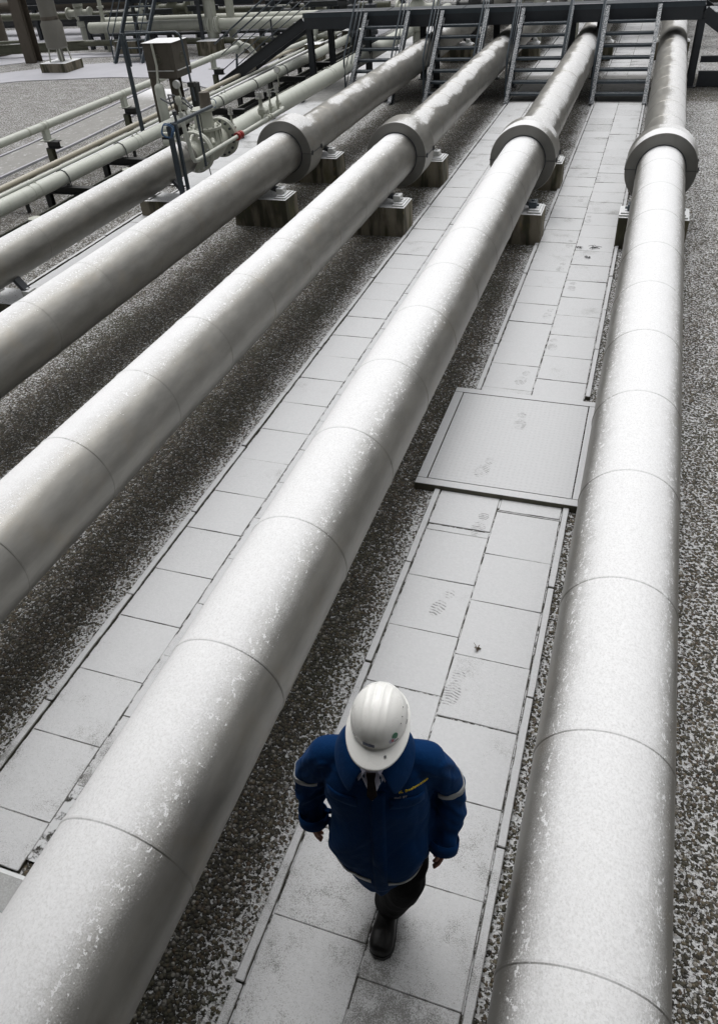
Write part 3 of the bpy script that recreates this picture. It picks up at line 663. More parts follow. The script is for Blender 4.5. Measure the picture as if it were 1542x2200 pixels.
# dark trough / rails below and supports
for x0, lb in ((-9.22, 'low dark steel channel with pale edge right of the long cream pipe'), (-8.78, 'low black steel channel beside the thinner clad pipe')):
    t = thing('steel_channel', lb, 'steel channel', (x0, 12, 0), 'low steel channels')
    m = MB(); m.box(x0 - .10, x0 + .10, 4, 28, .06, .09); m.box(x0 - .10, x0 - .085, 4, 28, .091, .17); m.box(x0 + .085, x0 + .10, 4, 28, .091, .17); obj('channel', m, M['blacksteel'], t)
    m = MB(); m.box(x0 - .115, x0 - .08, 4, 28, .171, .185); obj('edge_strip', m, M['olive'], t)
    m = MB(); m.tube([(x0 + .02, 4, .12), (x0 + .02, 28, .12)], .022, 10); obj('conduit', m, M['cream2'] if x0 < -9 else M['blacksteel'], t)
lbn = ['nearest the left edge', 'second nearest the left edge', 'in front of the large valve', 'beside the cabinet post', 'behind the large valve', 'beside the small cream valves', 'near the left stairs', 'below the end of the walkway']
for i, y in enumerate((8.3, 11.25, 13.0, 15.2, 17.0, 18.8, 20.6, 22.6)):
    t = thing('pipe_bracket', 'black steel bracket holding up the long cream pipe, ' + lbn[i], 'pipe support', (-9.3, y, 0), 'black brackets under the long cream pipe')
    fx = -9.53 + (y - 2) / 28 * .48
    m = MB(); m.ibeam((fx - .55, y, .30), (fx + .62, y, .30), .12, .12, .012); obj('cross_beam', m, M['blacksteel'], t)
    for dx in (-.4, .22, .5):
        m = MB(); m.ibeam((fx + dx, y, 0), (fx + dx, y, .24), .10, .10, .01, up=(0, 1, 0)); obj('leg', m, M['blacksteel'], t)
    m = MB(); m.tube([(fx - .135, y, .37), (fx - .135, y, .52), (fx - .09, y, .6), (fx, y, .632), (fx + .09, y, .6), (fx + .135, y, .52), (fx + .135, y, .37)], .009, 8); obj('u_bolt', m, M['steeldark'], t)
# ------------------------------------------------ large valve
def flange_y(c, y, r, th, nb, bolt, mat, bolt_mat, parent, inner=None):
    m = MB(); m.lathe([(y, .02), (y, r - .006), (y + .006, r), (y + th - .006, r), (y + th, r - .006), (y + th, .02)], 'y', c, 48); fl = obj('flange', m, mat, parent)
    m = MB()
    for k in range(nb):
        a = 2*math.pi*(k + .5)/nb; cx, cz = c[0] + (r - .045)*math.cos(a), c[2] + (r - .045)*math.sin(a)
        m.cyl((cx, y - .035, cz), (cx, y - .001, cz), bolt, 6)
    o = obj('bolt_ring', m, bolt_mat, fl); o['kind'] = 'stuff'
    return fl
t = thing('gate_valve', 'large cream gate valve with bolted round flanges between the clad pipe and the cream pipe', 'valve', (-7.28, 12.7, 0))
c = (-7.28, 0, .70)
m = MB(); m.lathe([(12.0, .17), (12.12, .175), (12.2, .20), (12.26, .21)], 'y', c, 40); obj('inlet', m, M['cream2'], t)
flange_y(c, 12.20, .33, .055, 16, .021, M['cream2'], M['chrome'], t); flange_y(c, 12.262, .33, .055, 16, .015, M['cream'], M['chrome'], t)
m = MB(); m.lathe([(12.31, .19), (12.45, .22), (12.6, .26), (12.75, .27), (12.9, .26), (13.05, .22), (13.18, .19)], 'y', c, 40); obj('body', m, M['cream2'], t)
flange_y(c, 13.18, .33, .055, 16, .021, M['cream2'], M['steeldark'], t); flange_y(c, 13.242, .33, .055, 16, .015, M['cream'], M['chrome'], t)
m = MB(); m.lathe([(.75, .27), (.88, .255), (.96, .25)], 'z', (-7.28, 12.72, 0), 32)
for k in range(16):
    a = 2*math.pi*k/16; m.box(-.012, .012, .245, .275, .74, .95, 0, Matrix.Translation((-7.28, 12.72, 0)) @ Matrix.Rotation(a, 4, 'Z'))
obj('bonnet', m, M['cream2'], t)
m = MB(); m.lathe([(.96, .01), (.96, .29), (1.0, .29), (1.005, .01)], 'z', (-7.28, 12.72, 0), 32)
for k in range(14):
    a = 2*math.pi*k/14; m.cyl((-7.28 + .25*math.cos(a), 12.72 + .25*math.sin(a), 1.0), (-7.28 + .25*math.cos(a), 12.72 + .25*math.sin(a), 1.03), .018, 6)
obj('bonnet_flange', m, M['cream2'], t)
m = MB(); m.lathe([(1.005, .17), (1.1, .165), (1.24, .16), (1.25, .2), (1.28, .2), (1.285, .01)], 'z', (-7.28, 12.72, 0), 32); obj('neck', m, M['cream2'], t)
m = MB(); m.lathe([(1.286, .10), (1.30, .115), (1.32, .098), (1.50, .09), (1.52, .085), (1.53, .01)], 'z', (-7.22, 12.78, 0), 28); obj('actuator_cap', m, M['brownpost'], t)
m = MB(); m.tube([(-7.05, 12.5, .85), (-6.98, 12.4, .8)], .03, 12); m.tube([(-7.6, 12.35, .82), (-7.85, 12.2, .85)], .05, 14); m.tube([(-7.6, 12.35, .95), (-7.85, 12.2, .98)], .04, 14); obj('side_port', m, M['cream2'], t)
m = MB(); m.tube([(-7.16, 12.42, 1.28), (-7.15, 12.4, 1.0), (-7.12, 12.3, .7), (-7.02, 12.2, .28), (-6.98, 12.05, .05)], .009, 8); obj('cable', m, M['blacksteel'], t)
for k, (x, y, z, rr) in enumerate(((-7.2, 12.98, 1.3, .07), (-7.28, 12.92, 1.26, .06))):
    m = MB(); m.tube([(x + rr*math.cos(a), y + rr*.3*math.sin(a*1.3), z + rr*math.sin(a)) for a in [i*.5 for i in range(12)]], .007, 6); obj('hose', m, M['blue'], t)
m = MB(); m.tube([(-7.45, 12.7, 1.3), (-7.7, 12.9, 1.4), (-8.0, 13.2, 1.32), (-8.3, 13.4, 1.2), (-8.6, 13.6, 1.25)], .018, 8); m.tube([(-7.4, 12.6, 1.29), (-7.7, 12.6, 1.5), (-8.0, 12.9, 1.45), (-8.1, 13.1, 1.2)], .012, 8); obj('hose', m, M['steeldark'], t)
# small line with red coupling in front of the valve
t = thing('bypass_pipe', 'thin cream bypass pipe with a red coupling running past the large valve', 'pipe', (-6.9, 13, 0))
m = MB(); m.tube([(-6.92, 11.42, 1.50), (-6.92, 11.45, 1.2), (-6.91, 11.52, .80), (-6.91, 11.56, .75), (-6.91, 11.66, .735), (-6.91, 13.15, .735)], .034, 16); obj('pipe_run', m, M['cream'], t)
m = MB(); m.tube([(-6.91, 13.2, .735), (-6.91, 15.2, .735), (-6.95, 15.35, .73), (-7.05, 15.36, .70)], .034, 16); obj('pipe_run', m, M['cream'], t)
m = MB(); m.tube([(-6.92, 11.42, 1.62), (-6.92, 11.42, 1.50)], .022, 12); m.lathe([(1.60, .03), (1.64, .05), (1.70, .05), (1.73, .03)], 'z', (-6.92, 11.42, 0), 16); obj('cap_fitting', m, M['cream2'], t)
m = MB(); m.cyl((-6.91, 13.14, .735), (-6.91, 13.22, .735), .066, 24); m.cyl((-6.91, 13.25, .735), (-6.91, 13.31, .735), .066, 24); m.cyl((-6.91, 13.22, .735), (-6.91, 13.25, .735), .05, 24); obj('red_coupling', m, M['red'], t)
for yy in (13.33, 14.5, 14.62):
    m = MB(); m.cyl((-6.91, yy, .735), (-6.91, yy + .05, .735), .055, 6); obj('union_nut', m, M['cream2'], t)
m = MB(); m.tube([(-6.92, 11.5, 1.0), (-7.1, 11.9, 1.02), (-7.2, 12.1, 1.0)], .02, 10); obj('branch', m, M['cream2'], t)
def small_valve(x, y, z, h, label, body=.05, gauge=False, side=True):
    t = thing('needle_valve', label, 'valve', (x, y, z), 'small cream valves on the bypass pipe')
    m = MB(); m.lathe([(z, .018), (z + h*.18, .02), (z + h*.25, body), (z + h*.42, body*1.1), (z + h*.5, body*.6), (z + h*.62, body*.5), (z + h*.8, body*.45)], 'z', (x, y, 0), 16); obj('body', m, M['cream2'], t)
    m = MB(); m.lathe([(z + h*.78, .01), (z + h*.78, body*1.25), (z + h*.86, body*1.25), (z + h*.86, body*.7), (z + h*.9, body*.7), (z + h*.9, body*1.2), (z + h, body*1.2), (z + h, .01)], 'z', (x, y, 0), 16)
    for k in range(6):
        a = R(60*k); m.cyl((x + body*.9*math.cos(a), y + body*.9*math.sin(a), z + h*.99), (x + body*.9*math.cos(a), y + body*.9*math.sin(a), z + h*1.06), .011, 6)
    obj('bolted_cap', m, M['chrome'], t)
    if side:
        m = MB(); m.cyl((x, y, z + h*.34), (x + body*2.0, y - .02, z + h*.34), body*.55, 12); obj('side_plug', m, M['cream2'], t)
    if gauge:
        m = MB(); m.tube([(x + .02, y + .1, z + h*.95), (x + .02, y + .1, z + h*1.5)], .012, 8); obj('gauge_stem', m, M['cream2'], t)
        m = MB(); m.cyl((x + .02, y + .085, z + h*1.62), (x + .02, y + .13, z + h*1.62), .06, 20); g_ = obj('gauge', m, M['cream2'], t)
        m = MB(); m.cyl((x + .02, y + .079, z + h*1.62), (x + .02, y + .084, z + h*1.62), .05, 20); obj('dial', m, M['glass'], g_)
small_valve(-7.05, 13.3, .70, .46, 'small cream valve nearest the red coupling', .036)
small_valve(-6.98, 14.42, .70, .50, 'largest of the small cream valves, with a side plug, on the bypass pipe', .068)
small_valve(-7.02, 14.93, .70, .42, 'small cream valve next to the end bend of the bypass pipe', .034)
small_valve(-6.98, 15.20, .70, .44, 'small cream valve below the round pressure gauge', .036, True)
# stand with hose and tubes in front of valve
t = thing('pipe_stand', 'blue grey pole stand with slanting arm and coiled blue hose before the large valve', 'stand', (-6.7, 10.7, 0))
for k, (dx, dy) in enumerate(((0, 0), (.06, .07), (-.06, .05))):
    m = MB(); m.bar((-6.7 + dx, 10.68 + dy, 0), (-6.7 + dx, 10.68 + dy, 1.52 - k*.03), .045, .045, up=(0, 1, 0)); obj('pole', m, M['galv'], t)
m = MB(); m.cyl((-6.7, 10.72, 1.48), (-6.9, 12.39, 1.38), .028, 12); obj('arm', m, M['galv'], t)
for q in (0, 1):
    m = MB(); m.tube([(-6.72 + (.10 - q*.012)*math.cos(a), 10.64 + .02*math.sin(3*a) - q*.03, 1.42 + (.10 - q*.01)*math.sin(a)) for a in [i*2*math.pi/20 for i in range(20)]], .011, 8, closed=True); obj('hose_coil', m, M['blue'], t)
m = MB(); m.lathe([(1.50, .02), (1.58, .02), (1.59, .035), (1.64, .035), (1.65, .01)], 'z', (-6.68, 10.85, 0), 14); obj('pole_cap', m, M['steeldark'], t)
m = MB(); m.bar((-6.83, 11.75, 1.42), (-6.83, 11.75, .62), .03, .03, up=(0, 1, 0)); obj('drop_rod', m, M['galv'], t)
# cabinet on post
t = thing('valve_cabinet', 'large brown weathered steel cabinet with snowy lid standing on posts among the pipes', 'cabinet', (-9.5, 15.6, 0))
cx0, cx1, cy0, cy1, cz0, cz1 = -9.86, -9.19, 15.30, 15.92, 1.27, 1.88
m = MB(); m.box(cx0, cx1, cy0, cy1, cz0, cz1, .01); bx_ = obj('box', m, M['brown'], t)
m = MB(); m.box(cx0 - .02, cx1 + .02, cy0 - .02, cy1 + .02, cz1 + .001, cz1 + .02, .004); obj('lid', m, M['brown'], t)
m = MB(); m.box(cx0 + .02, cx1 - .05, cy0 - .022, cy0 - .001, cz0 + .13, cz0 + .145); m.box(cx1 + .001, cx1 + .022, cy0 + .05, cy1 - .05, cz0 + .13, cz0 + .145); obj('ledge_trim', m, M['plate'], bx_)
for (a, b, ax) in ((cx0 + .30, cy0 - .004, 'y'), (cx1 + .004, cy0 + .32, 'x')):
    for rr in (.085, ):
        m = MB(); m.tube([((a + rr*math.cos(k*R(15))) if ax == 'y' else a, b if ax == 'y' else b + rr*math.cos(k*R(15)), cz0 + .34 + rr*math.sin(k*R(15))) for k in range(24)], .005, 6, closed=True); e_ = obj('emblem_ring', m, M['olive'], bx_)
    m = MB(); m.box(*((a - .05, a + .05, b - .003, b + .003) if ax == 'y' else (a - .003, a + .003, b - .05, b + .05)), cz0 + .325, cz0 + .355); obj('emblem_bar', m, M['olive'], bx_)
m = MB(); m.ibeam((-9.78, 15.38, 0), (-9.78, 15.38, cz0), .15, .12, .01, up=(0, 1, 0)); obj('post', m, M['brownpost'], t)
m = MB(); m.ibeam((-9.40, 15.55, 0), (-9.40, 15.55, cz0), .18, .2, .01, up=(0, 1, 0)); obj('post', m, M['brownpost'], t)
m = MB(); m.lathe([(.28, .01), (.29, .09), (.32, .10), (1.12, .10), (1.18, .085), (1.22, .03), (1.27, .025)], 'z', (-9.55, 15.12, 0), 24); tag(obj('gas_cylinder', m, M['cream'], origin=(-9.55, 15.12, .28)), 'slim cream gas cylinder standing upright against the brown cabinet post', 'gas cylinder')
m = MB(); m.tube([(-9.55, 15.12, 1.26), (-9.58, 15.24, 1.5), (-9.62, 15.27, 1.9)], .025, 10); obj('riser', m, M['cream2'], t)
m = MB(); m.cyl((-9.2, 15.2, 1.18), (-9.2, 15.27, 1.18), .075, 20); obj('gauge', m, M['plate'], t)
m = MB(); m.tube([(-9.18, 15.25, 1.15), (-9.15, 15.25, .9), (-9.1, 15.25, .6)], .02, 8); m.lathe([(.72, .06), (.76, .075), (.8, .075), (.82, .04), (.86, .075), (.9, .06)], 'z', (-9.12, 15.25, 0), 14); obj('regulator', m, M['cream2'], t)
m = MB(); m.box(-9.08, -8.92, 15.5, 15.7, .7, 1.15, .03); obj('black_box', m, M['blacksteel'], t)
# goal-post frame around the cabinet
t = thing('pole_frame', 'tall slim blue grey pole frame with rounded top bar in front of the brown cabinet', 'frame', (-9.8, 14.65, 0))
m = MB(); m.bar((-9.85, 14.65, .36), (-9.85, 14.65, 2.16), .07, .05, up=(0, 1, 0)); obj('pole', m, M['galv'], t)
m = MB(); m.tube([(-9.78, 14.65, 1.6), (-9.78, 14.65, 2.10), (-9.74, 14.65, 2.15), (-8.66, 14.65, 2.16), (-8.60, 14.65, 2.12), (-8.56, 14.65, 2.04), (-8.50, 14.65, 1.0)], .02, 10); obj('top_bar', m, M['galv'], t)
m = MB(); m.box(-8.58, -8.44, 14.60, 14.7, 1.25, 1.33, .01); obj('clamp', m, M['blacksteel'], t)
# ================================================================== BACKGROUND PLANT, FAR LEFT
t = thing('pressure_vessel', 'tall grey insulated vessel on thin legs standing on a mossy concrete plinth', 'vessel', (-18.5, 23.9, 0))
m = MB(); m.box(-19.05, -18.05, 23.35, 24.3, -.02, .28, .02); obj('plinth', m, M['block'], t)
m = MB(); m.lathe([(.62, .02), (.64, .30), (.68, .335), (1.32, .335), (1.42, .27), (1.46, .265), (3.6, .265)], 'z', (-18.55, 23.85, 0), 36); obj('shell', m, M['tank'], t)
m = MB(); m.lathe([(1.42, .275), (1.44, .28), (1.50, .28), (1.52, .27)], 'z', (-18.55, 23.85, 0), 36); obj('shell_ring', m, M['brownpost'], t)
for dx, dy in ((-.2, -.2), (.2, -.2), (.2, .2), (-.2, .2)):
    m = MB(); m.bar((-18.55 + dx*1.2, 23.85 + dy*1.2, .28), (-18.55 + dx, 23.85 + dy, .68), .035, .035, up=(0, 1, 0)); obj('leg', m, M['cream2'], t)
m = MB(); m.tube([(-18.45, 23.8, .28), (-18.45, 23.8, .65)], .085, 16); obj('outlet', m, M['tank'], t)
m = MB(); m.ibeam((-20.9, 25.4, 0), (-20.9, 25.4, 4.2), .42, .42, .02, up=(0, 1, 0)); m.box(-21.1, -20.72, 25.28, 25.32, 0, 4.2); tag(obj('steel_column', m, M['brownpost'], origin=(-20.9, 25.4, 0)), 'thick brown steel column leaning beside the insulated vessel at the far left', 'column', 'columns at the far left')
m = MB(); m.cyl((-23.6, 26.9, 0), (-23.6, 26.9, 4.5), .45, 28); tag(obj('round_column', m, M['brownpost'], origin=(-23.6, 26.9, 0)), 'dark round column at the extreme left beyond the snow covered apron', 'column', 'columns at the far left')
m = MB(); m.ibeam((-26, 25.6, .28), (-19.6, 26.9, .28), .12, .3, .02); tag(obj('low_beam', m, M['olive'], origin=(-22, 26, 0)), 'low mossy steel beam running beside the brown column at the far left', 'beam')
m = MB(); m.tube([(-26, 25.3, .55), (-21.4, 26.1, .55)], .05, 10); tag(obj('thin_pipe', m, M['olive'], origin=(-22, 26, 0)), 'thin greenish pipe above the low mossy beam at the far left', 'pipe')
def hpipe(label, x0, x1, y, z, r, mat, slope=0, group='pipes crossing behind the yard', brk=()):
    t = thing('cross_pipe', label, 'pipe', ((x0 + x1)/2, y, 0), group)
    m = MB(); m.cyl((x0, y, z), (x1, y + slope, z), r, 24); obj('pipe_run', m, mat, t)
    for x in brk:
        m = MB(); m.cyl((x, y, z), (x + .05, y, z), r + .07, 24); m.cyl((x + .07, y, z), (x + .12, y, z), r + .07, 24); obj('flange', m, mat, t)
hpipe('cream cross pipe running behind the ladder stairs, just above the low dark pipe', -19.3, -9.5, 26.9, .80, .17, M['cream2'], .2, brk=(-14.6, -14.3))
hpipe('second cream cross pipe right behind the first, slightly higher', -19.2, -6, 27.6, .88, .15, M['cream2'], .2)
hpipe('low dark cross pipe in front of the concrete piers', -20, -10, 26.9, .34, .10, M['olive'])
hpipe('thin dark cross pipe low over the snow strip', -20, -9, 27.9, .45, .05, M['steeldark'])
hpipe('large pale cross pipe far behind the steel walkway', -13, 9, 33.5, 1.1, .28, M['cream2'])
hpipe('cream cross pipe in the top far distance left of the walkway', -24, -8, 30.2, 1.45, .14, M['cream2'])
hpipe('far grey cross pipe over the furthest snow strip', -40, -10, 34.5, 1.2, .16, M['tank'])
hpipe('dark cross pipe low in the furthest background', -36, 6, 31.8, .5, .2, M['blacksteel'])
hpipe('upper dark pipe rack beam in the furthest background', -36, 8, 35.5, 2.2, .22, M['steeldark'])
random.seed(11)
def pier(x, y, w_, l_, h_, label):
    m = MB(); m.box(x - w_/2, x + w_/2, y - l_/2, y + l_/2, -.02, h_, .015); tag(obj('concrete_pier', m, M['block'], origin=(x, y, 0)), label, 'pier', 'concrete piers behind the yard')
pier(-14.4, 26.5, .75, .6, .42, 'mossy concrete pier under the cross pipes behind the cabinet'); pier(-13.2, 26.9, .7, .6, .42, 'dark concrete pier right of the mossy one, behind the slim pipe flange')
pier(-17.9, 27.0, .9, .6, .4, 'dark concrete pier behind the left ladder stairs'); pier(-11.6, 27.4, .6, .6, .42, 'dark concrete pier behind the left walkway stairs')
pier(-10.1, 25.2, .5, .5, .45, 'brown concrete pier under the left walkway stairs'); pier(-9.6, 27.4, .6, .5, .5, 'brown pier beyond the left end of the steel walkway')
# ladder stairs at the far left
t = side_stairs('steel_stairs', 'narrow steel ladder stairs on the far snow apron left of the brown cabinet', (-16.6, 1.75), (-16.6, 0), (24.0, 24.01), 0, False) if False else None
t = thing('steel_stairs', 'narrow steel ladder stairs on the far snow apron left of the brown cabinet', 'stairs', (-16.65, 24.8, 0))
for x in (-17.17, -16.13):
    m = MB(); m.ibeam((x, 24.8, 0), (x, 26.5, 1.75), .05, .16, .01, chan=1); obj('stringer', m, M['galv'], t)
    for k, dz in enumerate((1.0, .6)):
        m = MB(); m.tube([(x - .04, 24.85, dz*.1), (x - .04, 24.9, dz), (x - .04, 26.6, 1.75 + dz)], .018, 8); obj('handrail' if k == 0 else 'mid_rail', m, M['galv'], t)
for i in range(8):
    z = .2 + i*.21; m = MB(); m.box(-17.14, -16.16, 24.8 + z*.97, 25.0 + z*.97, z - .03, z); obj('tread', m, M['galv'], t)
t = thing('steel_landing', 'small dark steel landing at the top of the far left ladder stairs', 'platform', (-16.2, 27, 0))
m = MB(); m.box(-17.3, -14.6, 26.55, 27.5, 1.70, 1.76); m.ibeam((-17.3, 26.5, 1.62), (-14.6, 26.5, 1.62), .08, .2, .01, chan=1); obj('deck', m, M['steeldark'], t)
for x in (-17.2, -14.7):
    for y in (26.6, 27.45): m = MB(); m.bar((x, y, 0), (x, y, 1.7), .1, .1, up=(0, 1, 0)); obj('leg', m, M['steeldark'], t)
# valves and vertical risers in the background
def gate(x, y, h, label, wheel=True, mat='cream2', s=1.0):
    t = thing('far_valve', label, 'valve', (x, y, 0), 'valves in the plant behind')
    m = MB(); m.lathe([(0, .12*s), (h*.3, .12*s), (h*.32, .2*s), (h*.36, .2*s), (h*.4, .13*s), (h*.5, .21*s), (h*.6, .2*s), (h*.66, .12*s), (h*.68, .19*s), (h*.73, .19*s), (h*.75, .07*s), (h, .05*s)], 'z', (x, y, 0), 20); obj('body', m, M[mat], t)
    m = MB(); m.cyl((x - .5*s, y, h*.55), (x + .5*s, y, h*.55), .12*s, 16); m.cyl((x - .52*s, y, h*.55), (x - .46*s, y, h*.55), .2*s, 16); m.cyl((x + .46*s, y, h*.55), (x + .52*s, y, h*.55), .2*s, 16); obj('side_flanges', m, M[mat], t)
    if wheel:
        m = MB(); m.tube([(x + .2*s*math.cos(k*R(18)), y, h + .2*s*math.sin(k*R(18)) - .02) for k in range(20)], .014, 6, closed=True)
        for k in range(3): a = R(60*k); m.bar((x - .19*s*math.cos(a), y, h - .02 - .19*s*math.sin(a)), (x + .19*s*math.cos(a), y, h - .02 + .19*s*math.sin(a)), .018, .018, up=(0, 1, 0))
        obj('handwheel', m, M['blacksteel'], t)
for i, (x, y, h, wh, mt, lb) in enumerate((
    (-18.0, 28.6, 1.9, 0, 'cream2', 'grey green valve body right of the insulated vessel'), (-17.0, 28.9, 2.0, 0, 'olive', 'tall olive valve body left of the ladder stairs'),
    (-21.5, 29.5, 1.8, 0, 'cream2', 'pale valve body between the two far left columns'), (-22.6, 31.0, 1.5, 0, 'cream2', 'pale low valve body far behind the round column'),
    (-12.4, 29.4, 1.5, 1, 'blacksteel', 'dark valve with wheel above the left walkway stairs'), (-11.5, 29.4, 1.5, 1, 'olive', 'olive valve with wheel above the left walkway stairs'),
    (-10.7, 29.6, 1.7, 1, 'blacksteel', 'dark valve with wheel just left of the walkway end'), (-8.9, 25.6, 1.85, 1, 'steeldark', 'left of the two wheel valves seen above the walkway deck'),
    (-8.4, 25.7, 1.85, 1, 'steeldark', 'right of the two wheel valves seen above the walkway deck'), (-6.9, 25.5, 2.2, 0, 'cream2', 'thick cream valve body behind the walkway left of centre'),
    (-3.5, 26.5, 2.4, 0, 'cream2', 'cream valve body behind the walkway near the second stairs'), (-5.3, 26, 2.2, 1, 'blacksteel', 'dark wheel valve behind the walkway above the leftmost collared pipe'))):
    gate(x, y, h, lb, bool(wh), mt, 1.2 if 'thick' in lb or 'tall' in lb else 1.0)
for i, (x, y, h, r_, mt, lb) in enumerate((
    (-14.5, 27.0, 3.4, .20, 'cream2', 'thick cream riser above the mossy pier'), (-13.9, 27.3, 3.4, .14, 'cream2', 'cream riser right of the thick one behind the cabinet'),
    (-13.0, 28.8, 3.2, .10, 'steeldark', 'dark post right of the cream risers'), (-12.2, 30.8, 3.0, .12, 'cream2', 'pale riser above the left walkway stairs'),
    (-15.9, 28.4, 3.2, .07, 'cream2', 'thin pale riser behind the ladder stairs'), (-18.9, 27.2, 3.0, .07, 'cream2', 'thin pale riser right of the insulated vessel'),
    (-11.9, 26.1, 1.0, .03, 'steeldark', 'thin dark stub post low behind the slim pipe'), (-9.8, 28.0, 2.6, .09, 'steeldark', 'dark post beyond the left end of the walkway'),
    (-2.4, 25.5, 2.8, .16, 'cream2', 'pale riser behind the walkway between the second and third collared pipes'), (-7.9, 27.4, 2.6, .08, 'steeldark', 'dark post behind the walkway deck'))):
    m = MB(); m.cyl((x, y, 0), (x, y, h), r_, 20); m.cyl((x, y, h*.45), (x, y, h*.45 + .06), r_ + .05, 20); tag(obj('riser_pipe', m, M[mt], origin=(x, y, 0)), lb, 'riser', 'upright pipes and posts in the plant behind')
for i, (x0, y0, z0, x1, y1, z1) in enumerate(((-24, 29, 1.5, -18.5, 29, 1.5), (-18.5, 29.4, 1.25, -14.0, 29.4, 1.25), (-12.6, 30, 1.6, -9, 30, 1.6), (-5.6, 27.5, 1.9, 2, 27.5, 1.9), (-5.6, 29, 2.4, 4, 29, 2.4))):
    m = MB(); m.ibeam((x0, y0, z0), (x1, y1, z1), .15, .3, .02); tag(obj('rack_beam', m, M['steeldark'], origin=(x0, y0, 0)), ('dark rack beam between the far left columns', 'dark rack beam behind the ladder stairs', 'dark rack beam above the left walkway stairs', 'dark rack beam right behind the walkway', 'higher dark rack beam behind the walkway')[i], 'beam', 'dark beams in the plant behind')
# ================================================================== DEBRIS
def leaf():
    n = NB('dry brown leaf', .8); return n.fin(n.mix(n.noise(40, 3), (.07, .048, .03), (.11, .08, .05)), .8)
LM = leaf()
m = MB(); c = Vector((-.522, 3.30, ZS + .012))
pts = []
for k in range(18):
    a = 2*math.pi*k/18; rr = .018*(1 + .55*math.cos(5*a + .5)) ; pts.append(c + Vector((rr*math.cos(a), rr*math.sin(a), .012*math.sin(2*a) + .006)))
m.add([c + Vector((0, 0, .012))] + pts, [(0, k + 1, (k + 1) % 18 + 1) for k in range(18)]); m.tube([c, c + Vector((-.03, .035, .01))], .0018, 5)
tag(obj('dry_leaf', m, LM, origin=c), 'small curled brown leaf lying on the joint of the walkway slabs', 'leaf')
def twig(c, k, R_, label):
    m = MB(); c = Vector(c); rnd = random.Random(k)
    for i in range(12):
        a = rnd.random()*6.28; L = R_*rnd.uniform(.3, 1); p = c + Vector((rnd.uniform(-1, 1)*R_*.6, rnd.uniform(-1, 1)*R_*.4, .006)); m.tube([p, p + Vector((L*.5*math.cos(a), L*.5*math.sin(a), .012)), p + Vector((L*math.cos(a + .5), L*math.sin(a + .5), .002))], .003, 5)
    tag(obj('twig_debris', m, M['blacksteel'], origin=c), label, 'debris', 'dark plant debris on the right walkway')
twig((-.62, 10.62, ZS + .004), 1, .05, 'small dark weed tuft growing at the joint left of the larger debris patch'); twig((-.42, 10.66, ZS + .004), 2, .09, 'larger arc of dark weed debris on the right walkway near a block'); twig((-.47, 10.28, ZS + .004), 3, .05, 'short dark twig on the walkway joint nearest the man')

t = thing('shade_building', 'added grey building out of view behind the viewpoint, shading the near ground', 'building', (-2, -2.2, 0))  # added unseen building and overhang that block sky over the near end
m = MB(); m.box(-14, 8, -8, -2.2, 0, 9); obj('wall', m, M['tank'], t)
m = MB(); m.box(-14.2, 8.2, -8.2, -2.0, 9.002, 9.2); obj('roof', m, M['steeldark'], t)
m = MB(); m.box(-16, 12, -2.19, 1.5, 5.3, 5.55); obj('shade_canopy', m, M['steeldark'], t)
for x in (-15, 5, 11):
    m = MB(); m.ibeam((x, 1.3, 0), (x, 1.3, 5.29), .2, .2, .02, up=(0, 1, 0)); obj('shade_canopy_post', m, M['steeldark'], t)
for x in (-10, -6, -2, 2, 6):
    m = MB(); m.box(x - .8, x + .8, -2.199, -2.16, 4.2, 5.6); obj('added_window', m, M['steeldark'], t)

t = thing('shade_hall', 'added dark grey hall out of view, shading the far end of the yard', 'building', (-8, 52, 0))  # added unseen hall that blocks sky over the far end
m = MB(); m.box(-60, 30, 52, 62, 0, 13); obj('wall', m, M['tank'], t)
m = MB(); m.box(-60.3, 30.3, 51.7, 62.3, 13.002, 13.3); obj('roof', m, M['steeldark'], t)

random.seed(5)
spots = [(-19.8, 27.9), (-18.6, 28.1), (-17.3, 28.3), (-15.4, 28.2), (-12.9, 28.1), (-11.0, 28.3), (-9.9, 28.9), (-20.6, 29.8), (-16.0, 30.2), (-13.4, 30.4), (-24.6, 30.4), (-23.0, 33), (-19.0, 33.4), (-15.0, 34)]
desc = ['left of the far vessel', 'right behind the vessel', 'left of the ladder stairs', 'right of the ladder stairs', 'behind the mossy pier', 'behind the left walkway stairs', 'beyond the left walkway end', 'between the far columns', 'behind the small landing', 'behind the cream risers', 'behind the round column', 'far beyond the round column', 'far beyond the vessel', 'far beyond the landing']
for (x, y), d_ in zip(spots, desc):
    t = thing('pipe_stand', 'dark steel pipe stand %s' % d_, 'pipe support', (x, y, 0), 'dark pipe stands in the plant behind')
    h = random.uniform(.6, 1.1)
    for s in (-.3, .3): m = MB(); m.ibeam((x + s, y, 0), (x + s, y, h), .14, .14, .02, up=(0, 1, 0)); obj('leg', m, M['steeldark'], t)
    m = MB(); m.ibeam((x - .6, y, h + .08), (x + .6, y, h + .08), .16, .16, .02); obj('cross_beam', m, M['steeldark'], t)
